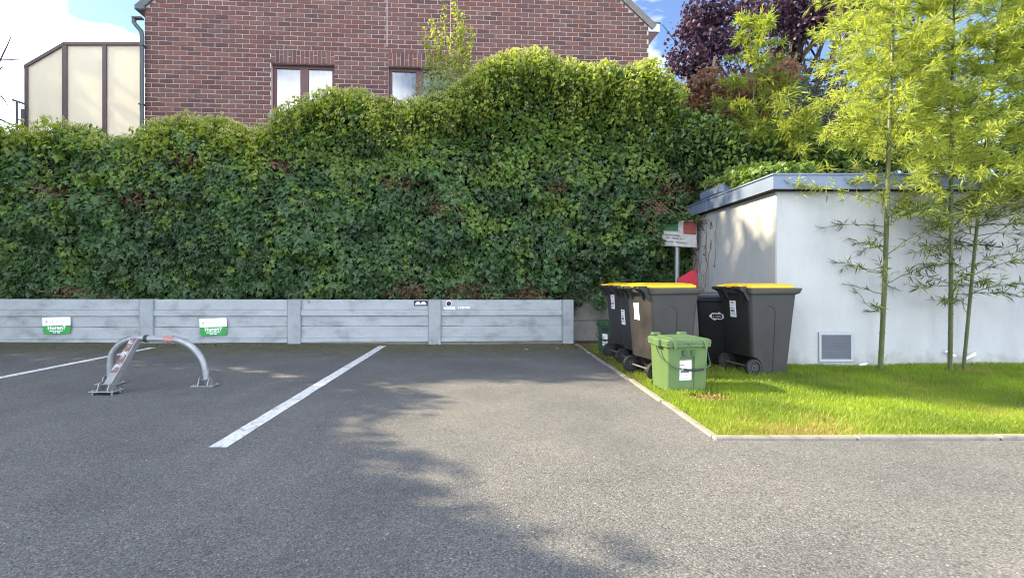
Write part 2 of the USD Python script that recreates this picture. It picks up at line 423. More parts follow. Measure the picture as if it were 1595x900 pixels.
def concrete(name, base, stain, scale=3.0, spots=0.5, bump=0.3, streak=(1, 1, 1)):
    b, s = np.array(base), np.array(stain)
    return MAT(stage, f'/World/Looks/{name}', {
        'g': ('geometry', {}),
        'mp': ('mapping', {'scale': streak}),
        'n': ('noise_texture', {'scale': scale, 'detail': 8.0, 'roughness': 0.65}),
        'r': ('rgb_ramp', {'ramp': [(0.30, tuple(s)), (0.47, tuple(b * 0.92)), (0.62, tuple(b)), (0.8, tuple(np.minimum(b * 1.1, 0.9)))]}),
        'n2': ('noise_texture', {'scale': 55.0, 'detail': 5.0, 'roughness': 0.7}),
        'r2': ('rgb_ramp', {'ramp': [(0.3, (1 - spots,) * 3), (0.45, (1, 1, 1))]}),
        'mul': ('mix', {'mix_type': 'multiply', 'fac': 1.0}),
        'b': ('bump', {'strength': bump, 'distance': 0.006}),
        'p': ('principled_bsdf', {'roughness': 0.88, 'specular_ior_level': 0.2}),
    }, [('g.position', 'mp.vector'), ('mp.vector', 'n.vector'), ('n.fac', 'r.fac'), ('g.position', 'n2.vector'), ('n2.fac', 'r2.fac'),
        ('r.color', 'mul.color1'), ('r2.color', 'mul.color2'), ('mul.color', 'p.base_color'), ('n2.fac', 'b.height'), ('b.normal', 'p.normal')], surface='p.BSDF')


M['slab'] = concrete('slab_concrete', (.32, .345, .36), (.20, .215, .22), 2.6, 0.35, 0.35, (1, 1, 1.8))
M['post'] = concrete('post_concrete', (.27, .295, .31), (.17, .185, .19), 4.0, 0.35, 0.35)
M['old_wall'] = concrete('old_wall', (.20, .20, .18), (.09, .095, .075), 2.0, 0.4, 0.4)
M['kerb'] = concrete('kerb_concrete', (.24, .225, .195), (.14, .125, .10), 6.0, 0.4, 0.4)
M['render'] = MAT(stage, '/World/Looks/white_render', {
    'g': ('geometry', {}),
    'mp': ('mapping', {'scale': (1.0, 1.0, .28)}),
    'n': ('noise_texture', {'scale': 1.9, 'detail': 8.0, 'roughness': 0.65}),
    'r': ('rgb_ramp', {'ramp': [(0.28, (.33, .345, .345)), (0.45, (.395, .405, .40)), (0.60, (.425, .435, .43)), (0.8, (.47, .475, .47))]}),
    'n2': ('noise_texture', {'scale': 60.0, 'detail': 5.0, 'roughness': 0.7}),
    'r2': ('rgb_ramp', {'ramp': [(0.3, (.80, .80, .80)), (0.45, (1, 1, 1))]}),
    'mul': ('mix', {'mix_type': 'multiply', 'fac': 1.0}),
    'mp3': ('mapping', {'scale': (7.0, 7.0, .55)}),
    'n3': ('noise_texture', {'scale': 1.0, 'detail': 6.0, 'roughness': 0.7}),
    'r3': ('rgb_ramp', {'ramp': [(0.0, (0, 0, 0)), (0.58, (0, 0, 0)), (0.75, (.45, .45, .45))]}),
    'ms': ('mix', {'color2': (.27, .285, .27)}),
    'sx': ('separate_xyz', {}),
    'n4': ('noise_texture', {'scale': 4.5, 'detail': 7.0, 'roughness': 0.7}),
    'a4': ('math', {'math_type': 'multiply_add', 'value2': 0.9, 'value3': -0.28}),
    'd4': ('math', {'math_type': 'subtract'}),
    'm4': ('map_range', {'from_min': -0.02, 'from_max': 0.22, 'to_min': 0.0, 'to_max': 0.55, 'clamp': True}),
    'md': ('mix', {'color2': (.19, .195, .15)}),
    'b': ('bump', {'strength': 0.7, 'distance': 0.006}),
    'p': ('principled_bsdf', {'roughness': 0.9, 'specular_ior_level': 0.2}),
}, [('g.position', 'mp.vector'), ('mp.vector', 'n.vector'), ('n.fac', 'r.fac'), ('g.position', 'n2.vector'), ('n2.fac', 'r2.fac'),
    ('r.color', 'mul.color1'), ('r2.color', 'mul.color2'), ('g.position', 'mp3.vector'), ('mp3.vector', 'n3.vector'), ('n3.fac', 'r3.fac'),
    ('r3.color', 'ms.fac'), ('mul.color', 'ms.color1'), ('g.position', 'sx.vector'), ('g.position', 'n4.vector'), ('n4.fac', 'a4.value1'),
    ('a4.value', 'd4.value1'), ('sx.z', 'd4.value2'), ('d4.value', 'm4.value'), ('m4.result', 'md.fac'), ('ms.color', 'md.color1'),
    ('md.color', 'p.base_color'), ('n2.fac', 'b.height'), ('b.normal', 'p.normal')], surface='p.BSDF')
M['line'] = concrete('line_paint', (.66, .67, .68), (.25, .25, .26), 14.0, 0.65, 0.3)
M['board_white'] = paint('weathered_board', (.36, .355, .34), 0.7, 0.3, var=0.25, scale=14)
M['worn_red'] = MAT(stage, '/World/Looks/worn_red_steel', {
    'g': ('geometry', {}), 'n': ('noise_texture', {'scale': 13.0, 'detail': 7.0, 'roughness': 0.65}),
    'r': ('rgb_ramp', {'ramp': [(0.0, (.17, .085, .075)), (0.50, (.16, .085, .08)), (0.55, (.42, .43, .44)), (1.0, (.50, .50, .50))]}),
    'p': ('principled_bsdf', {'roughness': 0.5})},
    [('g.position', 'n.vector'), ('n.fac', 'r.fac'), ('r.color', 'p.base_color')], surface='p.BSDF')
M['worn_pink'] = paint('worn_pink', (.36, .17, .16), 0.55, 0.4, var=0.35, scale=30)
M['frosted'] = MAT(stage, '/World/Looks/frosted_panel', {
    'd': ('principled_bsdf', {'base_color': (.78, .76, .66), 'roughness': 0.45}),
    't': ('translucent_bsdf', {'color': (.86, .83, .70)}), 'm': ('mix_closure', {'fac': 0.55})},
    [('d.BSDF', 'm.closure1'), ('t.BSDF', 'm.closure2')], surface='m.closure')
M['pane'] = MAT(stage, '/World/Looks/window_glass', {
    'f': ('fresnel', {'IOR': 2.7}), 't': ('transparent_bsdf', {'color': (.98, .99, .99)}),
    'g': ('glossy_bsdf', {'roughness': 0.02, 'color': (.97, .98, 1.0)}), 'm': ('mix_closure', {})},
    [('f.fac', 'm.fac'), ('t.BSDF', 'm.closure1'), ('g.BSDF', 'm.closure2')], surface='m.closure')

# ================================================================ the ground
gx = np.concatenate([[-400, -120, -40], np.arange(-14, 1.01, 0.5), [4, 10, 40, 120, 400]])
gy = np.concatenate([[-400, -60, -10], np.arange(-2, 12.1, 1.0), [20, 60, 400]])


def sheet(xs, ys, dz, clip=None):
    X, Y = np.meshgrid(xs, ys, indexing='ij')
    v = np.stack([X, Y, gz(X) + dz], -1).reshape(-1, 3)
    n, m = len(xs), len(ys)
    i, j = np.meshgrid(np.arange(n - 1), np.arange(m - 1), indexing='ij')
    a = i * m + j
    f = np.vstack([np.stack([a, a + m, a + m + 1], -1).reshape(-1, 3), np.stack([a, a + m + 1, a + 1], -1).reshape(-1, 3)])
    return v, f


obj('ground', sheet(gx, gy, -0.06), M['soil'], kind='structure')
# the car park, with the grass bed cut out of it (x > 1.55, y > 3.36)
KX, KY = 1.555, 3.345                                        # kerb corner
v1 = sheet(np.concatenate([np.arange(-30, -14, 4), np.arange(-14, 1.01, 0.5), [KX]]), np.concatenate([[-30, -8], np.arange(-2, 9.5, 0.5)]), 0.0)
v2 = sheet(np.array([KX, 4, 12, 30]), np.concatenate([[-30, -8], np.arange(-2, 3.1, 0.5), [KY]]), 0.0)
obj('asphalt', cat([v1, v2]), M['asphalt'], kind='structure')


def strip(p0, p1, w, name, label):
    p0, p1 = np.array(p0[:2]), np.array(p1[:2])
    n = 24
    t = np.linspace(0, 1, n)[:, None]
    c = p0 + (p1 - p0) * t
    dirn = (p1 - p0) / np.linalg.norm(p1 - p0)
    side = np.array([dirn[1], -dirn[0]]) * w / 2
    jit = rng.normal(0, 0.002, (n, 2))
    L, R = c - side + jit, c + side + jit
    v = np.vstack([np.c_[L, gz(L[:, 0]) + 0.004], np.c_[R, gz(R[:, 0]) + 0.004]])
    k = np.arange(n - 1)
    f = np.vstack([np.stack([k, k + n, k + n + 1], -1), np.stack([k, k + n + 1, k + 1], -1)])
    obj(name, (v, f), M['line'], label=label, category='road marking', group='white bay lines on the car park')


a0, a1 = G(596.5, 538.5), G(338.5, 697)
strip(a0, a1, 0.118, 'painted_line', 'white bay line running out from the slab wall left of the open bay')
b0, b1 = G(238, 541.5), G(-160, 620)
strip(b0, b1, 0.105, 'painted_line', 'white bay line seen behind the parking barrier at far left')

# kerbs: concrete edging stones
kerb = structure('kerb')
x = KX
k = 0
while x < 14:
    L = 0.995
    obj('kerb_stone', cbx(x + 0.004, x + L - 0.004, KY, KY + 0.062, -0.05, 0.022 + 0.004 * math.sin(k * 2.1) + 0.012 * min(max(x - 2.6, 0), 1.5), 0.008), M['kerb'], kerb)
    x += L
    k += 1
y = KY + 0.066
k = 0
while y < 8.4:
    L = min(0.995, 8.44 - y)
    xx = KX - 0.018 * (y - KY)
    obj('kerb_stone', cbx(xx, xx + 0.058, y + 0.004, y + L - 0.004, -0.05, 0.016 + 0.004 * math.sin(k * 1.7), 0.008), M['kerb'], kerb)
    y += L
    k += 1

# grass bed
GX0 = KX + 0.05
soil = sheet(np.array([GX0 - 0.08, 2, 3, 4, 6, 9, 14]), np.array([KY + 0.05, 4, 5, 6, 7, 8, 9.1]), -0.012)
obj('grass_bed', soil, M['soil'], kind='structure')


def grass_pts(n):
    # denser near the camera
    out = []
    while sum(map(len, out)) < n:
        X = rng.uniform(GX0 - .012, 8.6, n)
        Y = rng.uniform(KY + 0.058, 8.5, n)
        keep = (np.abs((X) / Y) < 1.16) & (rng.random(n) < np.minimum(1, (3.9 / Y) ** 1.6))
        keep &= ~((X > 3.62) & (Y > 6.2))
        keep &= ~((np.abs(X - 1.93) < 0.22) & (np.abs(Y - 5.0) < 0.2))
        keep &= ~((((X - 2.06) / 0.24) ** 2 + ((Y - 4.57) / 0.17) ** 2 < 1) & (rng.random(n) < 0.93))   # bare patch
        keep &= ~((Y > 5.3) & (X < 3.4) & (rng.random(n) < .45))
        dens = meshkit.fbm(np.stack([X * 1.3, Y * 1.3, X * 0], -1), 3, 5)
        back = np.clip((Y - 5.0) / 1.0, 0, 1) * 0.25
        keep &= rng.random(n) < np.clip(1.9 * dens - back * (meshkit.noise(np.stack([X * 2.1, Y * 2.1, X * 0 + 3], -1), 9) > .45), 0.08, 1)
        out.append(np.stack([X, Y], -1)[keep])
    return np.vstack(out)[:n]


gp = grass_pts(150000)
hn = meshkit.fbm(np.c_[gp * 0.9, gp[:, 0] * 0], 3, 2)
gh = (0.018 + 0.055 * hn) * rng.uniform(0.55, 1.4, len(gp))
gh *= np.where((gp[:, 1] > 5.9) & (gp[:, 0] > 3.6), 1.35, 1.0)
gh *= np.where(np.minimum(gp[:, 1] - KY - .06, gp[:, 0] - GX0 + .02) < 0.12, 0.8, 1.0)
lean = np.c_[rng.normal(0, 0.45, (len(gp), 2)), np.ones(len(gp))]
nn = np.c_[rng.normal(0, 1, (len(gp), 2)), np.zeros(len(gp))]
w = 0.9
dry = meshkit.fbm(np.c_[gp * 1.7, gp[:, 0] * 0 + 5], 3, 21) + rng.normal(0, .13, len(gp)) > .75
root = np.c_[gp, np.full(len(gp), -0.012)]
obj('dry_grass', leaf_mesh(root[dry], nn[dry], lean[dry] * [1.6, 1.6, 1], gh[dry] * .9, BLADE, BLADEF), M['dry_grass'], label='straw-coloured dry blades scattered through the lawn', category='grass', kind='stuff')
gm = leaf_mesh(root[~dry], nn[~dry], lean[~dry], gh[~dry] / 0.95, BLADE, BLADEF)
obj('grass', gm, M['grass'], label='short green lawn grass on the bed between kerb and white shed', category='grass', kind='stuff')

# wood chips on the bare patch
n = 420
cp = np.c_[rng.normal(2.08, 0.10, n), rng.normal(4.57, 0.07, n), rng.uniform(-0.008, 0.006, n)]
obj('wood_chips', leaf_mesh(cp, unit(n) * .5 + [0, 0, 1], unit(n), rng.uniform(0.015, 0.045, n), np.array([(-.2, 0, 0), (.2, 0, 0), (.2, 1, 0.05), (-.2, 1, 0)]), np.array([[0, 1, 2], [0, 2, 3]])),
    M['wood_chip'], label='reddish wood chips on the bare patch before the small green bin', category='wood chips', kind='stuff')
# leaf litter at the foot of the wall
n = 420
lx = np.concatenate([rng.uniform(-7, 1.4, 260), rng.normal(1.5, 0.25, 160)])
ly = np.concatenate([8.5 + 0.09 * lx[:260] - rng.gamma(1.4, 0.13, 260) - 0.12, 8.45 - rng.gamma(1.5, 0.2, 160)])
lp = np.c_[lx, ly, gz(lx) + rng.uniform(0.006, 0.02, n)]
obj('leaf_litter', leaf_mesh(lp, unit(n) * .6 + [0, 0, 1], unit(n), rng.uniform(0.02, 0.055, n), OVAL, OVALF), M['dead'],
    label='dry brown leaf litter along the foot of the slab wall', category='leaf litter', kind='stuff')
n = 260
gxy = np.c_[rng.uniform(-6, 5, n), 1.5 + 6.6 * rng.random(n) ** 1.3]
gxy = gxy[(gxy[:, 0] < KX - .05) | (gxy[:, 1] < KY - .03)]
gr = [xf(bx(-.5, .5, -.5, .5, -.3, .5), np.array([[s * math.cos(a), -s * math.sin(a) * .8, 0, x], [s * math.sin(a), s * math.cos(a) * .8, 0, y], [0, 0, s * .6, float(gz(x)) + .002], [0, 0, 0, 1]])) for (x, y), s, a in zip(gxy, rng.uniform(.004, .012, n), rng.uniform(0, 6, n))]
obj('grit', cat(gr), M['kerb'], label='loose pale grit and crumbs scattered on the asphalt', category='grit', kind='stuff')
for (px, py, s, lab) in ((817, 545, .085, 'curled pale dead leaf lying before the right slab bay'), (866, 543, .06, 'small pale dead leaf lying near the end post of the slab wall')):
    g = G(px, py)
    obj('fallen_leaf', leaf_mesh(np.array([[g[0], g[1], g[2] + .012]]), np.array([[.2, -.5, 1.]]), np.array([[1., .4, .3]]), s, OVAL, OVALF), M['pale_leaf'], label=lab, category='leaf')

# ================================================================ slab wall
th = math.atan(WT)
U, V = np.array([math.cos(th), math.sin(th), 0]), np.array([-math.sin(th), math.cos(th), 0])


def wall_at(px):
    q = (px - CX) / F
    X = WY0 * q / (1 - WT * q)
    return X, WY0 + WT * X


slab_wall = thing('slab_wall', 'low grey concrete slab wall with posts along the back of the car park', 'wall')


def ztop(X):
    return 0.783 - 0.0047 * X


px_posts = [-20, 228.5, 458.5, 677, 884.5]
posts = [wall_at(p) for p in px_posts]
posts = [(posts[0][0], posts[0][1])] + posts[1:]
wm = frame((0, WY0, 0), U, V, (0, 0, 1))


def to_wall(mesh):
    return xf(mesh, wm)


post_s = [p[0] / math.cos(th) for p in posts]
for s, (X, Y) in zip(post_s, posts):
    hw = 0.112 if s < 1 else 0.104
    zt = ztop(X) + 0.006
    obj('post', to_wall(cbx(s - hw, s + hw, -0.025, 0.16, float(gz(X)) - 0.1, zt, 0.012)), M['post'], slab_wall)


def wavy_box(s0, s1, prof, name, mat, n=40, amp=0.0035, seed=1):
    """A slab whose profile (y, z) runs along the wall, with slightly uneven edges."""
    ss = np.linspace(s0, s1, n)
    prof = np.array(prof, float)
    loops = []
    for i, s in enumerate(ss):
        l = np.c_[np.full(len(prof), s), prof]
        nz = meshkit.noise(np.c_[np.full(len(prof), s * 5), prof[:, 0] * 9 + seed, prof[:, 1] * 13 + seed], seed) - 0.5
        l[:, 2] += nz * amp * 2
        l[:, 1] += (meshkit.noise(np.c_[np.full(len(prof), s * 7), prof[:, 1] * 15, prof[:, 0] + seed], seed + 5) - 0.5) * amp * 1.6
        l[:, 2] += -0.0047 * s
        loops.append(l)
    obj(name, to_wall(loft(loops)), mat, slab_wall)


for i in range(4):
    s0, s1 = post_s[i] + 0.108, post_s[i + 1] - 0.108
    T = 0.783
    sd = 10 + i * 7
    # upper slab with a proud lower lip
    wavy_box(s0, s1, [(0.02, T), (0.02, T - .165), (-0.004, T - .185), (-0.004, T - .272), (0.055, T - .272), (0.10, T - .26), (0.10, T)], 'slab', M['slab'], seed=sd)
    wavy_box(s0, s1, [(0.024, T - .276), (0.024, T - .455), (0.10, T - .455), (0.10, T - .276)], 'slab', M['slab'], seed=sd + 1)
    wavy_box(s0, s1, [(0.016, T - .461), (0.016, T - .645), (-0.004, T - .660), (-0.004, T - .728), (0.055, T - .728), (0.10, T - .715), (0.10, T - .461)], 'slab', M['slab'], seed=sd + 2)
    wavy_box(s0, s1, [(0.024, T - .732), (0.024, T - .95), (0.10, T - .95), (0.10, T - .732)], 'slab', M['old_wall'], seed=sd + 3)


def bars(specs, thick=0.0015):
    return cat([bx(x0, x1, -thick, 0, z0, z1) for x0, x1, z0, z1 in specs])


def word_bars(x0, x1, z, h, seed, gap=0.25):
    """Illegible small print: a run of letter-sized dashes."""
    r = np.random.default_rng(seed)
    out, x = [], x0
    while x < x1 - h * .3:
        wd = h * r.uniform(0.35, 0.75)
        if r.random() < 0.85:
            out.append((x, min(x + wd, x1), z, z + h * r.uniform(0.65, 1.0)))
        x += wd + h * gap
    return out


def huren_sign(px, py0, py1, tilt, label, hw):
    X, Y = wall_at(px)
    d = Y - 0.03
    zc = EYE - ((py0 + py1) / 2 - CY) * d / F
    h = (py1 - py0) * d / F
    t = thing('rental_sign', label, 'sign')
    Mx = wm @ frame((X / math.cos(th), -0.012, zc), (math.cos(tilt), 0, math.sin(tilt)), (0, 1, 0), (-math.sin(tilt), 0, math.cos(tilt)))
    obj('green_panel', xf(flat_poly([(-hw * .97, -h * .46), (hw * .93, -h * .46), (hw, -h * .30), (hw, 0.05 * h), (-hw, 0.05 * h), (-hw, -h * .3)], 0.004), Mx), M['sign_green'], t)
    obj('white_panel', xf(flat_poly([(-hw * 1.02, .02 * h), (hw * 1.02, .02 * h), (hw * 1.02, h * .44), (hw * .94, h * .5), (-hw * 1.02, h * .5)], 0.008), Mx), M['white_sticker'], t)
    tx = meshkit.text_mesh('Huren?', h * 0.20, 0.002, bold=True)
    b = tx.bounds
    v = np.array(tx.vertices) - [(b[0, 0] + b[1, 0]) / 2, 0, 0]
    s = (hw * 1.28) / (b[1, 0] - b[0, 0])
    v = np.stack([v[:, 0] * s, -v[:, 2] - 0.0045, v[:, 1] - h * .21], -1)
    obj('lettering', xf((v, np.array(tx.faces)), Mx), M['white_sticker'], t)
    lo = bars(word_bars(-hw * .55, hw * .55, -h * .315, h * .06, 3) + word_bars(-hw * .25, hw * .25, -h * .41, h * .06, 4))
    obj('small_print', xf((lo[0] - [0, .0045, 0], lo[1]), Mx), M['white_sticker'], t)
    up = bars(word_bars(-hw * .5, hw * .9, h * .22, h * .07, 5))
    obj('faded_print', xf((up[0] - [0, .0085, 0], up[1]), Mx), M['pale_print'], t)
    lg = flat_poly([(-hw * .87, h * .25), (-hw * .74, h * .16), (-hw * .6, h * .25), (-hw * .74, h * .34)], 0.0015)
    obj('emblem', xf((lg[0] - [0, .0085, 0], lg[1]), Mx), M['pale_print'], t)


huren_sign(89.5, 494, 521, 0.02, 'green and white rental sign with torn lower corner, on the leftmost slab bay', 0.207)
huren_sign(333, 496, 523.5, 0.03, 'green and white rental sign above the right foot of the barrier', 0.212)

# stickers at the middle posts
def on_wall(px, py, off=-0.004):
    X, Y = wall_at(px)
    return wm @ frame((X / math.cos(th), 0.02 + off, EYE - (py - CY) * (Y + .02) / F), (1, 0, 0), (0, 1, 0), (0, 0, 1))


t = thing('plate', 'small dark blue plate with white peaks, at the upper corner beside the middle post', 'plate')
A = on_wall(655.5, 472)
obj('backing', xf(flat_poly([(-.118, -.045), (.118, -.045), (.118, .045), (-.118, .045)], .004), A), M['navy'], t)
pk = flat_poly([(-.10, -.026), (-.085, .008), (-.06, .028), (-.05, .014), (-.035, .03), (-.02, .01), (-.005, -.012), (.005, .0), (.02, .02), (.05, .03), (.07, .018), (.10, -.026)], .002)
obj('white_peaks', xf((pk[0] - [0, .0045, 0], pk[1]), A), M['white_sticker'], t)
t = thing('round_badge', 'round maroon badge with pale rim above a white label on the slab wall', 'badge')
A = on_wall(699, 472.8)
c_ = lambda r: [(r * math.cos(a), r * math.sin(a)) for a in np.linspace(0, 2 * math.pi, 32, endpoint=False)]
obj('rim', xf(flat_poly(c_(.052), .004), A), M['white_sticker'], t)
dk = flat_poly(c_(.043), .002)
obj('disc', xf((dk[0] - [0, .0045, 0], dk[1]), A), M['maroon'], t)
t = thing('label_plate', 'narrow white label under the round maroon badge on the slab wall', 'label')
A = on_wall(699.5, 480.3)
obj('backing', xf(flat_poly([(-.105, -.026), (.105, -.03), (.105, .026), (-.105, .022)], .003), A), M['white_sticker'], t)
lb = bars([(-.10, -.08, -.018, .012)] + word_bars(-.07, .05, -.008, .02, 8))
obj('print', xf((lb[0] - [0, .0035, 0], lb[1]), A), M['grey_print'], t)
A = on_wall(723, 479)
lb = bars([(-.105, -.088, -.018, .02), (-.07, -.054, -.018, .02), (-.045, -.025, -.018, .02), (-.015, .005, -.02, .02), (.025, .045, -.018, .02), (.05, .072, -.018, .02), (.078, .10, -.018, .02)], .002)
obj('painted_letters', xf(lb, A), M['white_sticker'], label='row of small white painted letters right of the round badge on the wall', category='lettering')

# old garden wall behind, overgrown with ivy
old = thing('garden_wall', 'old grey concrete wall behind the ivy, bare beside the bins', 'wall')
for r_, (z0, z1) in enumerate([(-0.05, .36), (.365, .76), (.765, 1.16), (1.165, 1.56), (1.565, 1.96), (1.965, 2.36), (2.365, 2.75), (2.755, 3.15)]):
    for s0 in np.arange(-13, 4.0, 2.4):
        obj('panel', to_wall(cbx(s0, s0 + 2.395, 0.52, 0.60, z0, z1, 0.008)), M['old_wall'], old)

# ================================================================ ivy hedge
TOP = np.array([(-200, 215), (0, 203), (40, 198), (100, 189), (130, 196), (170, 210), (225, 214), (245, 200), (262, 190), (330, 187), (385, 196), (420, 203), (440, 180), (470, 163), (520, 143),
                (570, 147), (610, 163), (660, 158), (700, 152), (712, 140), (750, 104), (790, 88), (830, 88), (870, 102), (900, 106), (930, 104), (960, 112), (990, 103), (1010, 100), (1035, 122),
                (1060, 155), (1090, 175), (1130, 195), (1200, 205)], float)


def hedge_px(px, py, off):
    """Pixel -> a point on the plane that lies off metres behind the slab wall's face."""
    q = (px - CX) / F
    Y0 = WY0 + off
    X = Y0 * q / (1 - WT * q)
    d = Y0 + WT * X
    return np.stack([X, d, EYE - (py - CY) * d / F], -1)


def bulge(X, z):
    X, z = np.asarray(X, float), np.asarray(z, float)
    t = np.clip((z - 0.75) / 3.2, 0, 1)
    b = 0.10 + 0.40 * np.sin(np.pi * np.minimum(t * 0.9 + .05, 1))
    n1 = meshkit.fbm(np.stack([X * 0.8, z * 1.0, X * 0 + 1.7], -1), 2, 3) - 0.5
    n2 = meshkit.noise(np.stack([X * 2.6, z * 3.0, X * 0 + 4.7], -1), 8) - 0.5
    n3 = meshkit.noise(np.stack([X * 6.0, z * 7.0, X * 0 + 2.2], -1), 11) - 0.5
    return b + 0.50 * n1 + 0.40 * n2 + 0.17 * n3


def facing(P, n):
    """Outward direction of the leafy surface at the points."""
    e = .06
    X, z = P[:, 0], P[:, 2]
    gx_ = (bulge(X + e, z) - bulge(X - e, z)) / (2 * e)
    gz_ = (bulge(X, z + e) - bulge(X, z - e)) / (2 * e)
    return np.c_[-gx_ * .9, -np.ones(n), -gz_ * .9]


BARE = [(235, 315, 34, 18), (310, 258, 34, 14), (625, 290, 24, 12), (690, 330, 30, 10), (450, 262, 30, 12), (110, 300, 30, 16), (860, 300, 14, 10), (1040, 300, 30, 14), (1010, 330, 22, 14), (640, 452, 40, 8), (730, 452, 36, 12), (820, 455, 26, 9), (130, 452, 26, 8)]


def bare_at(px, py):
    m = np.zeros(len(px))
    for x0, y0, a, b in BARE:
        m = np.maximum(m, np.exp(-(((px - x0) / a) ** 2 + ((py - y0) / b) ** 2)))
    return m


def hedge_leaves(n, x0, x1, ybot, depth=0.45, topround=26, seed=0):
    px = rng.uniform(x0, x1, n)
    top = np.interp(px, TOP[:, 0], TOP[:, 1]) + 20 * (meshkit.noise(np.stack([px / 11, px * 0, px * 0 + seed], -1), 4) - .5)
    yb = ybot(px)
    py = top + (yb - top) * rng.random(n) ** 1.0
    P = hedge_px(px, py, 0.45)
    fr = np.clip((py - top) / topround, 0, 1)
    inw = rng.exponential(0.10, n)
    off = bulge(P[:, 0], P[:, 2]) - (1 - fr) ** 2 * 0.42
    # slide along the view ray so that the outline stays where it is
    dd = P[:, 1] - off + np.minimum(inw, depth)
    Q = P.copy()
    # world columns: keep X and z, move in y (a real bulge)
    Q[:, 1] = dd
    return px, py, Q, fr


def orient(n, up=0.35, spread=0.55):
    nor = np.c_[rng.normal(0, spread, n), -1 + rng.normal(0, spread * .6, n), up + rng.normal(0, spread, n)]
    tip = np.c_[rng.normal(0, 0.55, n), -0.35 + rng.normal(0, .3, n), -1 + rng.normal(0, .4, n)]
    return nor, tip


hedge = thing('ivy_hedge', 'long dark green ivy hedge covering the garden wall behind the slab wall', 'hedge')
yb = lambda px: np.where(px < 893, 466, 474) + 6 * np.sin(px / 7.0)
px, py, Q, fr = hedge_leaves(50000, -190, 1112, yb)
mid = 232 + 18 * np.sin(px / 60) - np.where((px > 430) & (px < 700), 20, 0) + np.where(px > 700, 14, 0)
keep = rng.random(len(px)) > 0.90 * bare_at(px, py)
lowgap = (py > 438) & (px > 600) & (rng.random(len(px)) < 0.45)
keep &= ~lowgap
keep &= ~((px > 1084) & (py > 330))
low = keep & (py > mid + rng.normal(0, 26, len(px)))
n = low.sum()
nor, tip = orient(n)
nor = facing(Q[low], n) + np.c_[rng.normal(0, .6, n), rng.normal(0, .3, n), rng.normal(.30, .55, n)]
pat = meshkit.fbm(np.stack([px[low] / 34, py[low] / 22, px[low] * 0 + 3.3], -1), 3, 17) + (330 - py[low]) / 900 + rng.normal(0, .07, n)
lt = pat > .60
sz = rng.uniform(0.06, 0.125, n) * np.where(rng.random(n) < .12, 1.35, 1)
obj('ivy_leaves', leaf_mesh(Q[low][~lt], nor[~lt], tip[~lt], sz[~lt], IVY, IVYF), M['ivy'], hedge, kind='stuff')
obj('young_leaves', leaf_mesh(Q[low][lt] - [0, .03, 0], nor[lt], tip[lt], sz[lt] * .9, IVY, IVYF), M['ivy_light'], hedge, kind='stuff')
up = keep & ~low
# mature top growth, left part stays with the hedge
left = up & (px < 706)
n = left.sum()
nor, tip = orient(n, 0.7, 0.8)
nor = facing(Q[left], n) + np.c_[rng.normal(-.15, .6, n), rng.normal(0, .3, n), rng.normal(.5, .6, n)]
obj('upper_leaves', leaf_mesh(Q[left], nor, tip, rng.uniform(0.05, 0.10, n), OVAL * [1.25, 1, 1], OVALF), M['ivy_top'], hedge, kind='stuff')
shrub = thing('tall_ivy_shrub', 'tall rounded bush of mature ivy with drooping leaves rising above the hedge', 'bush')
right = up & (px >= 706)
n = right.sum()
nor, tip = orient(n, 0.6, 0.75)
nor = facing(Q[right], n) + np.c_[rng.normal(-.15, .6, n), rng.normal(0, .3, n), rng.normal(.5, .6, n)]
topish = fr[right] < 1
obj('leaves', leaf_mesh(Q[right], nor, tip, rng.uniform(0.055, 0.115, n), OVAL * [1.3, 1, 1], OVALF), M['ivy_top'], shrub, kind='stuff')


# dead leaves and stems in the bare patches
n = 1500
n = 3400
idx = rng.integers(0, len(BARE), n)
B_ = np.array(BARE, float)[idx]
dpx, dpy = B_[:, 0] + rng.normal(0, .55, n) * B_[:, 2], B_[:, 1] + rng.normal(0, .6, n) * B_[:, 3]
P = hedge_px(dpx, np.minimum(dpy, 470), 0.45)
P[:, 1] -= bulge(P[:, 0], P[:, 2]) - rng.uniform(.02, .16, n)
nor, tip = orient(n, 0.1, 0.8)
obj('dead_leaves', leaf_mesh(P, nor, tip, rng.uniform(.04, .09, n), OVAL, OVALF), M['dead'], hedge, kind='stuff')
st = []
for k in range(420):
    x0, y0 = (B_[rng.integers(0, n)][:2] + rng.normal(0, 22, 2)) if k % 3 else (rng.uniform(-60, 1060), rng.uniform(250, 460))
    y0 = min(y0, 462)
    m_ = 6
    xs = x0 + np.cumsum(rng.normal(0, 3.2, m_)) + np.linspace(0, rng.normal(0, 26), m_)
    ys = np.minimum(y0 + np.linspace(0, rng.normal(0, 14), m_) + np.cumsum(rng.normal(0, 1.6, m_)), 470)
    P = hedge_px(xs, ys, 0.45)
    P[:, 1] -= bulge(P[:, 0], P[:, 2]) - rng.uniform(.0, .12)
    st.append(tube(P, rng.uniform(.003, .007), 4, False))
obj('stems', cat(st), M['stem'], hedge, kind='stuff')
# inner leaves filling the hedge depth, coloured dark to paint in its shade
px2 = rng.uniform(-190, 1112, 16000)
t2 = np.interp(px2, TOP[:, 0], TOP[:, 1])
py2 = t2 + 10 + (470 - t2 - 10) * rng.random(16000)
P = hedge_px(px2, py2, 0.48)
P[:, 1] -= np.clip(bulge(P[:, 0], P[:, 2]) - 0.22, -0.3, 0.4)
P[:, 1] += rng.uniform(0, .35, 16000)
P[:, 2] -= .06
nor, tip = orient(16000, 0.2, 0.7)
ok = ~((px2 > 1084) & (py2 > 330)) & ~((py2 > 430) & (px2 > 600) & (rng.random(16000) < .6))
obj('shaded_inner_leaves', leaf_mesh(P[ok], nor[ok], tip[ok], rng.uniform(.10, .17, ok.sum()), IVY, IVYF), M['shaded_inner_leaf'], hedge, kind='stuff')
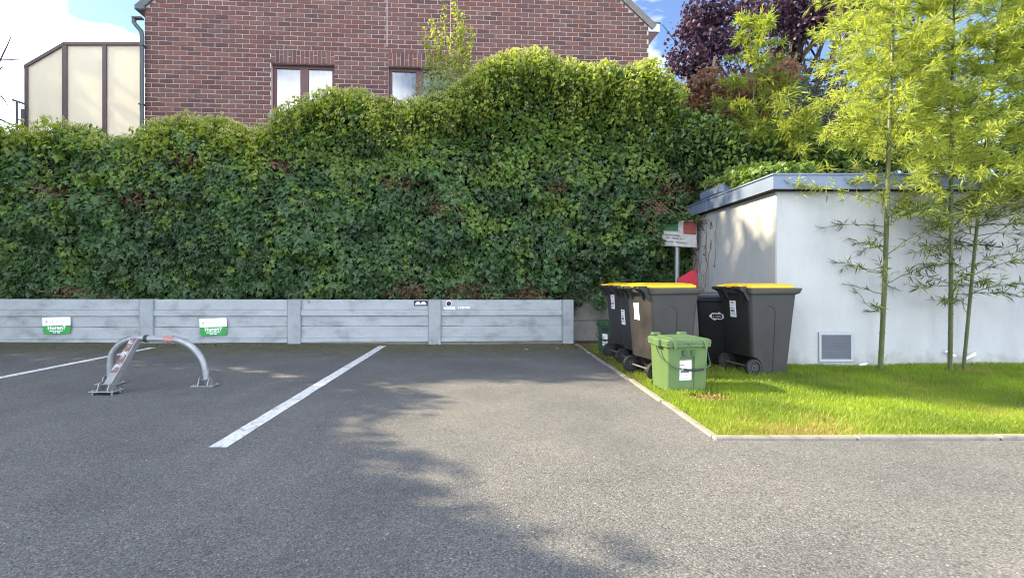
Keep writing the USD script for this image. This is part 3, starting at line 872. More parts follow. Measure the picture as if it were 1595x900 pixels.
# the back and top of the hedge: it has a real thickness
n = 22000
px3 = rng.uniform(-190, 1080, n)
t3 = np.interp(px3, TOP[:, 0], TOP[:, 1])
P = hedge_px(px3, t3 + 4 + rng.uniform(0, 150, n) * rng.random(n), 0.6)
P[:, 1] += rng.uniform(0, .75, n)
P[:, 2] -= np.abs(P[:, 1] - (WY0 + 1.0 + WT * P[:, 0])) * .25
nor = unit(n) + [0, 0, .8]
tip = unit(n) + [0, 0, -.4]
sel = px3 < 706
obj('crown_leaves', leaf_mesh(P[sel], nor[sel], tip[sel], rng.uniform(.06, .10, sel.sum()), OVAL * [1.25, 1, 1], OVALF), M['ivy_top'], hedge, kind='stuff')
obj('crown_leaves', leaf_mesh(P[~sel], nor[~sel], tip[~sel], rng.uniform(.06, .11, (~sel).sum()), OVAL * [1.25, 1, 1], OVALF), M['ivy_top'], shrub, kind='stuff')


def umbel(P, r, k=15):
    """Flower heads: a ball of small pale buds on stalks at each point."""
    m_ = len(P)
    d = unit(m_ * k)
    c = np.repeat(P, k, 0) + d * np.repeat(r, k)[:, None]
    o = np.array([(1, 0, 0), (-1, 0, 0), (0, 1, 0), (0, -1, 0), (0, 0, 1), (0, 0, -1)], float)
    v = c[:, None] + o[None] * (np.repeat(r, k) * .33)[:, None, None]
    f = np.array([[0, 2, 4], [2, 1, 4], [1, 3, 4], [3, 0, 4], [2, 0, 5], [1, 2, 5], [3, 1, 5], [0, 3, 5]])
    return v.reshape(-1, 3), (f[None] + (np.arange(len(c)) * 6)[:, None, None]).reshape(-1, 3)


for own, x0, x1, m_ in ((hedge, 240, 706, 1500), (shrub, 706, 1050, 1400), (hedge, -60, 240, 260)):
    ux = rng.uniform(x0, x1, m_)
    ut = np.interp(ux, TOP[:, 0], TOP[:, 1])
    tuft = meshkit.noise(np.stack([ux / 14, ux * 0, ux * 0 + 7], -1), 6)
    uy = ut + 6 - 24 * (tuft - .35) * rng.random(m_) ** .6 + rng.exponential(22, m_) * (rng.random(m_) < .6)
    P = hedge_px(ux, uy, 0.55)
    P[:, 1] += rng.uniform(-.35, .35, m_) - np.clip((uy - ut) / 60, 0, .35)
    obj('flower_heads', umbel(P, rng.uniform(.018, .034, m_)), M['flower'], own, kind='stuff')
    # shoots that carry them
    sh = []
    for p in P:
        sh.append(tube(np.array([p, p + [rng.normal(0, .03), .05, -.16], p + [rng.normal(0, .06), .12, -.38]]), [.003, .004, .006], 4, False))
    obj('shoots', cat(sh), M['culm'], own, kind='stuff')
    k_ = 8
    ls = np.repeat(P, k_, 0) + np.c_[rng.normal(0, .045, (m_ * k_, 2)), -rng.uniform(.02, .30, m_ * k_)]
    obj('shoot_leaves', leaf_mesh(ls, unit(m_ * k_) * .8 + [-.6, -.15, .6], unit(m_ * k_) + [0, 0, -.2], rng.uniform(.05, .09, m_ * k_), OVAL * [1.2, 1, 1], OVALF), M['sunlit_shoot_leaf'], own, kind='stuff')
# a few yellowed leaves on the shrub
for (x0, y0) in ((1065, 218), (1084, 219)):
    P = hedge_px(np.array([x0, x0 + 1.0]), np.array([y0, y0 + 3.0]), 0.45)
    P[:, 1] -= .55
    obj('yellow_leaf', leaf_mesh(P, np.array([[.1, -1, .1], [-.3, -1, .2]]), np.array([[0, 0, -1.], [.2, 0, -1.]]), .105, OVAL * [1.5, 1, 1], OVALF), M['yellow_leaf'], shrub)


def woody(name_parts, parent, base, height, spread, n_limb, seed, r0=0.06, mat=None, upright=0.8):
    """Trunk and limbs that fill a crown; returns points along the limbs."""
    r = np.random.default_rng(seed)
    pts, tubes = [], []
    tr = np.array([base + np.array([r.normal(0, .02) * i, r.normal(0, .02) * i, height * .8 * i / 6]) for i in range(7)])
    obj('trunk', tube(tr, np.linspace(r0, r0 * .35, 7), 8), mat or M['bark'], parent, smooth=True)
    for k in range(n_limb):
        t0 = r.uniform(.25, .98)
        s = base + (tr[-1] - base) * t0
        a = r.uniform(0, 2 * math.pi)
        out = np.array([math.cos(a), math.sin(a), 0]) * spread * r.uniform(.45, 1.0)
        e = s + out + np.array([0, 0, height * .28 * upright * r.uniform(.5, 1.1)])
        m_ = 6
        tt = np.linspace(0, 1, m_)[:, None]
        L = s + (e - s) * tt + np.c_[np.zeros((m_, 2)), -np.sin(tt[:, 0] * np.pi) * height * .03] + r.normal(0, .02, (m_, 3)) * tt * spread
        tubes.append(tube(L, np.linspace(r0 * .4, r0 * .1, m_), 5, False))
        pts.append(L)
        for j in range(3):
            s2 = L[r.integers(2, m_)]
            e2 = s2 + r.normal(0, 1, 3) * spread * .3 + [0, 0, height * .06]
            L2 = s2 + (e2 - s2) * np.linspace(0, 1, 4)[:, None]
            tubes.append(tube(L2, np.linspace(r0 * .2, r0 * .06, 4), 4, False))
            pts.append(L2)
    obj('limbs', cat(tubes), mat or M['bark'], parent)
    return np.vstack(pts)


# ================================================================ plants above the hedge
# slim young tree with upright twigs before the gable
t = thing('young_tree', 'slim young tree with upright twigs of yellow-green leaves before the second window', 'tree')
base = np.array([-0.80, 9.25, 0.0])
tr = np.array([base, base + [.02, 0, 1.6], base + [-.03, .02, 3.2], base + [.03, 0, 4.3]])
obj('trunk', tube(tr, [.05, .045, .035, .02], 8), M['bark'], t, smooth=True)
tw, lf, lt = [], [], []
for (xt, yt, xb, yb_) in ((662, 48, 690, 165), (675, 30, 694, 150), (690, 6, 700, 150), (711, 4, 706, 140), (722, 22, 710, 140), (735, 40, 716, 150), (700, 60, 702, 170), (668, 95, 692, 180), (728, 85, 712, 180), (684, 60, 696, 160), (716, 50, 706, 160)):
    e, s = W(xt, yt, 9.25 + rng.normal(0, .12)), W(xb, yb_ + 60, 9.25)
    m_ = 9
    tt = np.linspace(0, 1, m_)[:, None]
    L = s + (e - s) * tt + rng.normal(0, .02, (m_, 3)) + np.c_[np.sin(tt[:, 0] * 3) * .04, np.zeros((m_, 2))]
    tw.append(tube(L, np.linspace(.012, .003, m_), 4, False))
    for q in range(230):
        u = rng.random() ** .8
        p = s + (e - s) * u
        wd = (.10 + .22 * (1 - u)) * (1 - .75 * u)
        lf.append(p + np.array([rng.normal(0, wd), rng.normal(0, wd), rng.normal(0, .05)]))
        lt.append((rng.normal(0, .7), rng.normal(0, .7), -.2 + rng.normal(0, .5)))
lf, lt = np.array(lf), np.array(lt)
obj('twigs', cat(tw), M['stem'], t, kind='stuff')
obj('foliage', leaf_mesh(lf, unit(len(lf)) + [0, -.4, .5], lt, rng.uniform(.045, .085, len(lf)), OVAL * [1.15, 1, 1], OVALF), M['willow_leaf'], t, kind='stuff')

# silvery shrub between the hedge tops
t = thing('silvery_shrub', 'pale silvery shrub between the hedge and the slim young tree', 'shrub')
n = 3600
P = np.c_[rng.normal(0, .20, n), rng.normal(0, .2, n), rng.normal(0, .24, n)] + W(686, 163, 9.0)
obj('foliage', leaf_mesh(P, unit(n) + [0, -.3, .4], unit(n) + [0, 0, .5], rng.uniform(.04, .09, n), OVAL * [.55, 1, 1], OVALF), M['pale_leaf'], t, kind='stuff')
c0 = W(686, 163, 9.0)
obj('stems', cat([tube(np.array([[c0[0], 9.2, 0], c0 + rng.normal(0, .15, 3) - [0, 0, .5], c0 + rng.normal(0, .22, 3)]), [.02, .012, .004], 4, False) for _ in range(12)]), M['stem'], t)


def blob_leaves(centers, radii, n, size, tmpl, faces, mat, parent, name='foliage', down=-.3, sq=(1, 1, 1)):
    k = rng.integers(0, len(centers), n) if np.ptp(radii) < 1e-6 else rng.choice(len(centers), n, p=np.array(radii) ** 2 / np.sum(np.array(radii) ** 2))
    d = unit(n) * (rng.random(n) ** 0.45)[:, None] * np.array(sq)
    P = np.array(centers)[k] + d * np.array(radii)[k][:, None]
    obj(name, leaf_mesh(P, unit(n) + d * .6 + [0, -.2, .5], unit(n) + [0, 0, down], rng.uniform(size[0], size[1], n), tmpl, faces), mat, parent, kind='stuff')


# copper beech far behind
t = thing('purple_tree', 'large dark purple-leaved tree rising behind the shed and bamboo', 'tree')
base = np.array([10.3, 16.5, 0.0])
pts = woody(None, t, base, 15.0, 4.6, 26, 31, r0=.28)
sel = pts[rng.integers(0, len(pts), 150)] + rng.normal(0, .5, (150, 3))
sel = sel[(sel[:, 2] > 4.5)]
blob_leaves(sel, np.full(len(sel), .85), 11500, (.10, .19), OVAL * [1.35, 1, 1], OVALF, M['purple_leaf'], t)
ext = np.array([W(x, y, 15.5) for x, y in ((1085, 20), (1075, 50), (1100, 60), (1095, 90), (1110, 30), (1130, 70), (1060, 95), (1085, 110), (1130, 20), (1170, 15), (1210, 30), (1250, 40), (1290, 30), (1330, 20), (1370, 10), (1290, 5), (1160, 60), (1230, 5))])
blob_leaves(ext, np.full(len(ext), .55), 5200, (.09, .17), OVAL * [1.35, 1, 1], OVALF, M['purple_leaf'], t)
obj('outer_twigs', cat([tube(np.array([base + [0, 0, 8 + 3 * rng.random()], base * .4 + e * .6 + [0, 0, 1], e + rng.normal(0, .2, 3)]), [.06, .035, .008], 4, False) for e in ext]), M['bark'], t, kind='stuff')

# grey-green tree behind the bamboo
t = thing('grey_green_tree', 'dull grey-green tree in shade between the purple tree and the bamboo', 'tree')
base = np.array([7.2, 11.5, 0.0])
pts = woody(None, t, base, 6.2, 1.7, 16, 32, r0=.14)
sel = pts[rng.integers(0, len(pts), 60)]
sel = sel[sel[:, 2] > 1.8]
blob_leaves(sel, np.full(len(sel), .5), 9000, (.07, .15), LANCE * [1.7, 1, 1], LANCEF, M['grey_leaf'], t, down=-.7)

# red-brown shrub
t = thing('red_brown_shrub', 'red-brown leaved shrub with cream tips between ivy bush and feathery bamboo', 'shrub')
c = np.array([W(x, y, 9.9) for x, y in ((1080, 150), (1110, 170), (1140, 150), (1100, 130), (1150, 185), (1180, 140), (1200, 130), (1215, 115), (1190, 165), (1120, 195), (1070, 175))])
blob_leaves(c, np.full(len(c), .38), 5200, (.06, .12), OVAL * [1.2, 1, 1], OVALF, M['brown_leaf'], t)
obj('branches', cat([tube(np.array([[4.6, 10.0, 0], p - [0, 0, 1.0], p]), [.03, .02, .006], 5, False) for p in c]), M['bark'], t)

# dark shrub hanging over the shed roof
t = thing('dark_shrub', 'dark glossy-leaved shrub hanging over the back edge of the shed roof', 'shrub')
c = np.array([W(x, y, d) for x, y, d in ((1070, 230, 8.8), (1100, 215, 8.9), (1130, 235, 8.7), (1160, 235, 9.0), (1190, 250, 8.7), (1220, 245, 9.0), (1060, 200, 9.3), (1040, 245, 9.2), (1085, 205, 9.4), (1250, 245, 8.8), (1290, 250, 8.9), (1330, 255, 9.0), (1090, 265, 8.75), (1140, 262, 8.7), (1190, 265, 8.7), (1240, 265, 8.8), (1290, 268, 8.9), (1110, 210, 9.2), (1180, 215, 9.5), (1260, 225, 9.4),
                                             (1380, 250, 9.2), (1440, 240, 9.3), (1500, 250, 9.2), (1560, 245, 9.3), (1600, 230, 9.4), (1420, 200, 9.6), (1520, 190, 9.6), (1330, 215, 9.5), (1600, 270, 9.0))])
blob_leaves(c, np.full(len(c), .48), 11000, (.07, .15), OVAL * [.9, 1, 1], OVALF, M['dark_leaf'], t, down=-.9, sq=(1, .8, .8))
blob_leaves(c - [0, .12, -.05], np.full(len(c), .46), 7000, (.07, .14), OVAL * [.8, 1, 1], OVALF, M['ivy_light'], t, 'light_leaves', down=-.7, sq=(1, .8, .8))
obj('branches', cat([tube(np.array([[p[0] * .5 + 2.8, 9.2, 0.0], p * [1, 1, .6] + [0, .25, 0], p]), [.03, .02, .006], 5, False) for p in c]), M['bark'], t)
# trailing greenery lying on the shed coping
t = thing('trailing_ivy', 'bright trailing ivy spilling over the coping corner of the shed', 'ivy')
c = np.array([W(x, y, d) for x, y, d in ((1150, 275, 7.3), (1165, 272, 7.0), (1140, 280, 7.6), (1180, 270, 6.9), (1158, 284, 7.1), (1172, 288, 6.95), (1128, 284, 7.9), (1118, 292, 8.2), (1108, 300, 8.4), (1135, 292, 7.7), (1200, 266, 6.85), (1225, 262, 7.2), (1250, 262, 7.4), (1110, 285, 8.3), (1148, 268, 7.6), (1180, 262, 7.5))])
blob_leaves(c, np.full(len(c), .17), 2600, (.05, .09), IVY, IVYF, M['ivy_light'], t, sq=(1.2, 1, .55))
obj('stems', cat([tube(np.array([p + [-.1, 1.2, .05], p + [0, .4, .1], p]), .006, 4, False) for p in c]), M['stem'], t)


# ================================================================ bamboo
def bamboo(name, label, base, culm_px, d, n_nodes, crown_fn, seed, leafn, mat_leaf, lsize=(.09, .16), group=None, zs=(0.55, 5.6)):
    """culm_px: (top point offset) of the culm; crown_fn(z) -> (reach, density)."""
    global rng
    keep_rng = rng
    rng = np.random.default_rng(seed)
    t = thing(name, label, 'bamboo', group=group)
    base = np.asarray(base, float)
    H = zs[1]
    nn_ = 18
    zz = np.linspace(0, H, nn_)
    C = base + np.c_[culm_px[0] * (zz / 2.2), culm_px[1] * (zz / 2.2) + .0 * zz, zz]
    C[:, :2] += np.c_[np.sin(zz * 1.3 + seed) * .012, np.cos(zz + seed) * .01]
    parts = [tube(C, np.interp(zz, [0, H * .5, H], [culm_px[2], culm_px[2] * .85, culm_px[2] * .2]), 8)]
    nodes = np.arange(.25, H, .24)
    for z in nodes:
        p = np.array([np.interp(z, zz, C[:, k]) for k in range(3)])
        r = np.interp(z, [0, H * .5, H], [culm_px[2], culm_px[2] * .85, culm_px[2] * .2]) * 1.22
        parts.append(tube(np.array([p - [0, 0, .006], p + [0, 0, .006]]), r, 8))
    obj('culm', cat(parts), M['culm'], t, smooth=40)
    br, lp, ln, lt_, ls = [], [], [], [], []
    for z in np.concatenate([nodes, nodes + .11]):
        reach, dens = crown_fn(z)
        if reach <= 0:
            continue
        p = np.array([np.interp(z, zz, C[:, k]) for k in range(3)])
        for b in range(rng.poisson(dens)):
            a = rng.uniform(0, 2 * np.pi)
            L = reach * rng.uniform(.45, 1.05)
            dirn = np.array([math.cos(a), math.sin(a) * .75, rng.uniform(.0, .6)])
            dirn /= np.linalg.norm(dirn)
            m_ = 7
            tt = np.linspace(0, 1, m_)
            Lp = p + dirn * L * tt[:, None] + np.c_[np.zeros((m_, 2)), -.16 * L * tt ** 2.2] + rng.normal(0, .008, (m_, 3))
            Lp[:, 1] = np.minimum(Lp[:, 1], 6.14 if z < 2.4 and d < 7 else 99)
            br.append(tube(Lp, np.linspace(.005, .0015, m_), 4, False))
            k = rng.poisson(leafn * L * (.58 if z < 1.9 and d < 7 else .85 if z < 2.25 and d < 7 else 1))
            u = rng.beta(2.0, 1.1, k)
            # twiglets leave the branch in small fans
            tw = np.array([Lp[0] * 0])
            q = np.stack([np.interp(u, tt, Lp[:, c]) for c in range(3)], -1)
            nf = max(3, k // (3 if z < 2.2 and d < 7 else 5))
            fc = rng.integers(0, nf, k)
            fu = rng.beta(1.9, 1.0, nf)
            fd = dirn * 1.0 + rng.normal(0, .5, (nf, 3))
            fl = rng.uniform(.02, .17, nf) * min(1, L)
            fp = np.stack([np.interp(fu, tt, Lp[:, c]) for c in range(3)], -1) + fd * fl[:, None]
            for i in range(nf):
                s_ = np.array([np.interp(fu[i], tt, Lp[:, c]) for c in range(3)])
                br.append(tube(np.array([s_, fp[i]]), [.002, .001], 3, False))
            lp.append(fp[fc] - fd[fc] * rng.uniform(0, .05, (k, 1)))
            lt_.append(fd[fc] * .8 + rng.normal(0, .55, (k, 3)) + [0, 0, -.12])
            ln.append(unit(k) + [0, 0, .8])
            ls.append(rng.uniform(lsize[0], lsize[1], k))
    lp, ln, lt_, ls = np.vstack(lp), np.vstack(ln), np.vstack(lt_), np.concatenate(ls)
    if d < 7:
        okk = lp[:, 1] < np.where(lp[:, 2] < 2.6, 6.10, 99)
        lp, ln, lt_, ls = lp[okk], ln[okk], lt_[okk], ls[okk]
    obj('branches', cat(br), M['culm'], t, kind='stuff')
    shaded_ = (lp[:, 2] < 2.0 + rng.normal(0, .12, len(lp))) & (rng.random(len(lp)) < .86) & (d < 7)  # low leaves get the darker colour, shade painted in by height
    obj('leaves', leaf_mesh(lp[~shaded_], ln[~shaded_], lt_[~shaded_], ls[~shaded_], LANCE, LANCEF), mat_leaf, t, kind='stuff')
    if shaded_.any():
        obj('shaded_leaves', leaf_mesh(lp[shaded_], ln[shaded_], lt_[shaded_], ls[shaded_], LANCE, LANCEF), M['bamboo_shaded'], t, kind='stuff')
    rng = keep_rng


def front_crown(z):
    if z < .62:
        return 0, 0
    if z < 1.85:
        return .70 + .3 * (z - .6), 1.7
    if z < 2.3:
        return 1.0, 3.0
    return min(.72 + .06 * (z - 2.3), .82), 4.6


BD = 5.95
g1, g2, g3 = W(1371, 571, BD), W(1478, 572, BD - .05), W(1498, 572, BD - .02)
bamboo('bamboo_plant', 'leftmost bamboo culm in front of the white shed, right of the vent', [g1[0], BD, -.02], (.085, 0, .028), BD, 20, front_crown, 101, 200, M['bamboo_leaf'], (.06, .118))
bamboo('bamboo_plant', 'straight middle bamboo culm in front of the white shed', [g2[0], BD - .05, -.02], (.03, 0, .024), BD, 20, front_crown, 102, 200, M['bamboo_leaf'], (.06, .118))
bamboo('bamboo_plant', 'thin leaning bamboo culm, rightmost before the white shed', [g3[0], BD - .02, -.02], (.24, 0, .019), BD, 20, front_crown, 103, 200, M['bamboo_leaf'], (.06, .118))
bamboo('bamboo_plant', 'bamboo rising at the right edge of the photo, foot out of view', [7.15, BD, -.02], (.02, 0, .028), BD, 20, lambda z: (0, 0) if z < 2.0 else (1.0, 3.8), 104, 200, M['bamboo_leaf'])
bamboo('bamboo_plant', 'bamboo behind the shed roof whose leaves show over the coping', [7.3, 8.9, 0], (.02, 0, .028), 8.9, 20, lambda z: (0, 0) if z < 2.2 else (1.1, 3.6), 105, 110, M['bamboo_leaf'], zs=(.55, 7.0))
bamboo('feathery_bamboo', 'feathery bright green bamboo standing behind the back corner of the shed', [4.95, 9.15, 0], (.02, 0, .025), 9.15, 20, lambda z: (0, 0) if z < 3.2 else ((.75, 3.4) if z < 4.6 else (max(.75 - .25 * (z - 4.6), .3), 3.2)), 106, 150, M['willow_leaf'], (.11, .2), zs=(.5, 6.1))
bamboo('feathery_bamboo', 'arching bright green bamboo fan just above the shed coping', [4.85, 8.8, 0], (.18, 0, .02), 8.8, 20, lambda z: (0, 0) if z < 2.9 else (1.0, 4.2), 107, 150, M['willow_leaf'], (.11, .2), zs=(.5, 3.9))

# ================================================================ brick house
HY, HT = 10.8, 0.07
hth = math.atan(HT)
HU, HV = np.array([math.cos(hth), math.sin(hth), 0]), np.array([-math.sin(hth), math.cos(hth), 0])
hm = frame((0, HY, 0), HU, HV, (0, 0, 1))


def house_sz(px, py):
    q = (px - CX) / F
    X = HY * q / (1 - HT * q)
    d = HY + HT * X
    return X / math.cos(hth), EYE - (py - CY) * d / F


sL, zL = house_sz(226, 14)
sR, zR = house_sz(1010, 38)
EAVE = 0.5 * (zL + zR)
sM = 0.5 * (sL + sR)
SLOPE = 0.90
RIDGE = EAVE + (sR - sM) * SLOPE
house = thing('brick_house', 'brown brick house gable with brown framed windows above the hedge', 'house')
hp = str(house.GetPath())
wins = []
for (xa, xb, yt, yb_) in ((422, 521, 98, 182), (604.5, 701, 103, 186), (787, 878, 107, 189)):
    s0, z1 = house_sz(xa, yt)
    s1, _ = house_sz(xb, yt)
    _, z0 = house_sz(xa, yb_)
    wins.append((s0, s1, z0, z1))
CH = 0.1006                                                    # brick course
gab = Polygon([(sL, -.1), (sR, -.1), (sR, EAVE), (sM, RIDGE), (sL, EAVE)])
for s0, s1, z0, z1 in wins:
    gab = gab.difference(sbox(s0, z0, s1, z1))
gm_ = trimesh.creation.extrude_polygon(gab, 0.28, engine='earcut')
v = np.array(gm_.vertices)
v = np.stack([v[:, 0], 0.28 - v[:, 2], v[:, 1]], -1)
f_ = np.array(gm_.faces)
wall = obj('wall', xf((v, f_), hm), M['mortar'], house)
sb = cat([bx(sL, sL + .28, .28, 9.0, -.1, EAVE), bx(sR - .28, sR, .28, 9.0, -.1, EAVE), bx(sL + .28, sR - .28, 8.72, 9.0, -.1, EAVE)])
obj('side_wall', xf(sb, hm), BRICKS[1], house)
# lay the bricks
br_ = []
MOD, JT, PR = 0.2895, 0.0150, 0.008
z = 2.2
row = 0
z = wins[0][3] + 0.30 - 40 * CH
while z < RIDGE - .05:
    off = 0.5 * MOD * (row % 2) + rng.normal(0, .003)
    lo_lim, hi_lim = sL, sR
    if z + CH > EAVE:
        lo_lim = sL + (z + CH - EAVE) / SLOPE
        hi_lim = sR - (z + CH - EAVE) / SLOPE
    cuts = []
    for s0, s1, z0, z1 in wins:
        if z + CH * .5 > z0 and z + CH * .5 < z1 + 0.30:
            cuts.append((s0, s1))
    s = sL - MOD + off
    while s < hi_lim:
        a_, b_ = max(s, lo_lim), min(s + MOD - JT, hi_lim)
        segs = [(a_, b_)]
        for c0, c1 in cuts:
            new = []
            for p, q in segs:
                if q <= c0 or p >= c1:
                    new.append((p, q))
                else:
                    if p < c0 - .02:
                        new.append((p, c0))
                    if q > c1 + .02:
                        new.append((c1, q))
            segs = new
        for p, q in segs:
            if q - p > .03 and z > 2.6:
                br_.append((p, q, z, z + CH - JT))
        s += MOD
    z += CH
    row += 1
# soldier courses: whole uprights alternating with pairs of halves
for s0, s1, z0, z1 in wins:
    kk = 0
    s = s0
    wb = (s1 - s0) / 15.0
    for kk in range(15):
        a_, b_ = s0 + kk * wb + .006, s0 + (kk + 1) * wb - .006
        if kk % 2:
            br_.append((a_, b_, z1 + .004, z1 + .30 - JT))
        else:
            hh = .13 if kk % 4 == 0 else .17
            br_.append((a_, b_, z1 + .004, z1 + hh))
            br_.append((a_, b_, z1 + hh + JT, z1 + .30 - JT))


def proj(s, z):
    p = np.array([0, HY, 0]) + HU * s
    return CX + p[0] * F / p[1], CY - (z - EYE) * F / p[1], p[1]


score = []
for i, (a_, b_, z0, z1) in enumerate(br_):
    px_, py_, d_ = proj((a_ + b_) / 2, (z0 + z1) / 2)
    vis = -2 < py_ < np.interp(px_, TOP[:, 0], TOP[:, 1]) - 3 and 226 < px_ < 1010 and not 655 < px_ < 742
    score.append((b_ - a_) * (z1 - z0) / d_ ** 2 if vis else -1)
order = np.argsort(score)[::-1]
single = set(order[:299].tolist())
rest = {k: [] for k in range(6)}
for i, (a_, b_, z0, z1) in enumerate(br_):
    pr = PR + rng.normal(0, .0015)
    m_ = xf(bx(a_, b_, -pr, .02, z0 + rng.normal(0, .001), z1), hm)
    kk = int(rng.choice(6, p=[.24, .22, .14, .18, .12, .10]))
    if i in single:
        obj('brick', m_, BRICKS[kk], wall)
    else:
        rest[kk].append(m_)
for kk in rest:
    obj('brickwork', cat(rest[kk]), BRICKS[kk], wall, kind='stuff')
for px_ in (603.0, 702.0):
    s_, zt = house_sz(px_, -60)
    _, zb = house_sz(px_, 74)
    obj('expansion_joint', xf(bx(s_ - .007, s_ + .007, -.0125, .02, zb, zt), hm), M['mortar'], wall)
for s0, s1, z0, z1 in wins:
    wn = obj('window', xf(cat([bx(s0 + .002, s0 + .075, .10, .17, z0 + .03, z1 - .002), bx(s1 - .075, s1 - .002, .10, .17, z0 + .03, z1 - .002), bx(s0 + .075, s1 - .075, .10, .17, z1 - .075, z1 - .002), bx(s0 + .075, s1 - .075, .10, .17, z0 + .03, z0 + .10),
                               bx((s0 + s1) / 2 - .085, (s0 + s1) / 2 + .085, .092, .165, z0 + .10, z1 - .075)]), hm), M['frame_brown'], house)
    for a_, b_ in ((s0 + .075, (s0 + s1) / 2 - .085), ((s0 + s1) / 2 + .085, s1 - .075)):
        obj('pane', xf((np.array([[a_ - .004, .13, z0 + .096], [b_ + .004, .13, z0 + .096], [b_ + .004, .13, z1 - .071], [a_ - .004, .13, z1 - .071]]), np.array([[0, 1, 2], [0, 2, 3]])), hm), M['pane'], wn)
        cs = np.linspace(a_ - .02, b_ + .02, 40)
        cy_ = .148 + .006 * np.sin(cs * 55)
        vv = np.vstack([np.c_[cs, cy_, np.full(40, z0 + .05)], np.c_[cs, cy_, np.full(40, z1 - .03)]])
        kk = np.arange(39)
        ff = np.vstack([np.stack([kk, kk + 1, kk + 41], -1), np.stack([kk, kk + 41, kk + 40], -1)])
        obj('sky_glare_sheet', xf((vv, ff), hm), M['sky_glare_sheet'], wn)  # added white sheet behind the glass, imitating a bright sky reflection
    obj('sill', xf(cbx(s0 - .05, s1 + .05, -.06, .09, z0 - .06, z0 + .028, .006), hm), M['sill'], wn)
# roof
th_r = 0.10
for sg in (-1, 1):
    e = sL if sg < 0 else sR
    ov = .10 * sg
    P0 = np.array([(sM, RIDGE + .02), (e + ov, EAVE - abs(ov) * SLOPE + .02)])
    nrm = np.array([SLOPE * sg, 1.0]) / math.hypot(SLOPE, 1)
    q = [P0[0], P0[1], P0[1] + nrm * th_r, P0[0] + [0, th_r * math.hypot(SLOPE, 1)]]
    lp0 = np.array([[a, -.02, b] for a, b in q])
    lp1 = lp0 + [0, 9.05, 0]
    rf = obj('roof', xf(loft([lp1, lp0]), hm), M['roof'], house)
    q2 = [P0[0] - [0, .045], P0[1] - nrm * .035, P0[1] + nrm * (th_r + .01), P0[0] + [0, (th_r + .02) * 1.3]]
    lp0 = np.array([[a, -.055, b] for a, b in q2])
    obj('verge', xf(loft([lp0 + [0, .032, 0], lp0]), hm), M['zinc'] if sg < 0 else M['verge'], rf)
# right eave: box gutter and corbel
s1028, _ = house_sz(1027, 40)
zt, zb = house_sz(1010, 36)[1], house_sz(1010, 50)[1]
obj('box_gutter', xf(cbx(sR - .01, s1028, -.02, 8.9, zb, zt - .02, .006), hm), M['white_trim'], house)
obj('gutter_cap', xf(cbx(sR - .02, s1028 + .02, -.03, 8.9, zt - .018, zt + .012, .004), hm), M['zinc'], house)
zc = house_sz(1010, 70)[1]
cb = np.array([[sR, 0, zb - .002], [s1028 - .02, 0, zb - .002], [sR, 0, zc]])
obj('corbel', xf(loft([cb + [0, .3, 0], cb]), hm), M['roof'], house)
# left: gutter end, swan-neck and downpipe
s0, z0 = house_sz(211, 8)
_, z1 = house_sz(211, 17)
obj('gutter', xf(cbx(s0, sL + .02, -.06, 8.9, z1, z0, .02), hm), M['zinc'], house)
sp, zp = house_sz(225, 46)
sh_, zh = house_sz(213, 31)
pp = [(sh_ + .0, zh), (sh_ - .01, zh - .10), (sh_ + .05, zp + .02), (sp - .02, zp - .08), (sp, zp - .2), (sp, 4.0), (sp, 1.5), (sp, 0.0)]
obj('downpipe', xf(tube(np.array([[a, -.075, b] for a, b in pp]), .043, 12), hm), M['zinc'], house, smooth=40)
obj('hopper', xf(cbx(sh_ - .035, sh_ + .17, -.13, -.02, zh - .03, zh + .012, .01), hm), M['zinc'], house)
for py_ in (74, 165):
    _, zz_ = house_sz(225, py_)
    obj('pipe_bracket', xf(cbx(sp - .055, sp + .055, -.125, .0, zz_ - .012, zz_ + .012, .004), hm), M['zinc'], house)

# flat-roofed annex that carries the terrace
ax0, ax1 = -11.2, -7.62
obj('annex', bx(ax0, ax1, 10.75, 19, -.1, 4.05), BRICKS[1], house)

# terrace privacy screen of frosted panels
SD = 10.62
scr = thing('privacy_screen', 'tall cream frosted terrace screen with brown posts left of the house', 'screen')
P_ = lambda x, y: (W(x, y, SD)[0], W(x, y, SD)[2])
xa, xb, xc, xd = P_(41, 0)[0], P_(101, 0)[0], P_(163, 0)[0], P_(221, 0)[0]
zt, zcut, zb = P_(0, 69)[1], P_(0, 105)[1], 4.05
def slat(pts, y0, y1):
    m_ = trimesh.creation.extrude_polygon(Polygon(pts), y1 - y0, engine='earcut')
    v = np.array(m_.vertices)
    return np.stack([v[:, 0], y1 - v[:, 2], v[:, 1]], -1), np.array(m_.faces)
obj('panel', slat([(xa, zb), (xb, zb), (xb, zt), (xa, zcut)], SD + .015, SD + .03), M['frosted'], scr)
obj('panel', slat([(xb, zb), (xc, zb), (xc, zt), (xb, zt)], SD + .016, SD + .031), M['frosted'], scr)
obj('panel', slat([(xc, zb), (xd, zb), (xd, zt), (xc, zt)], SD + .015, SD + .03), M['frosted'], scr)
for xx, hw, zz in ((xa, .035, zcut), (xb, .052, zt - .03), (xc, .045, zt - .03)):
    obj('post', cbx(xx - hw, xx + hw, SD - .02, SD + .06, zb, zz, .006), M['screen_frame'], scr)
obj('top_rail', cbx(xb - .02, xd, SD - .024, SD + .064, zt - .03, zt + .035, .006), M['screen_frame'], scr)
obj('sloping_rail', slat([(xa - .04, zcut - .03), (xb - .02, zt - .04), (xb - .02, zt + .035), (xa - .04, zcut + .04)], SD - .022, SD + .062), M['screen_frame'], scr)
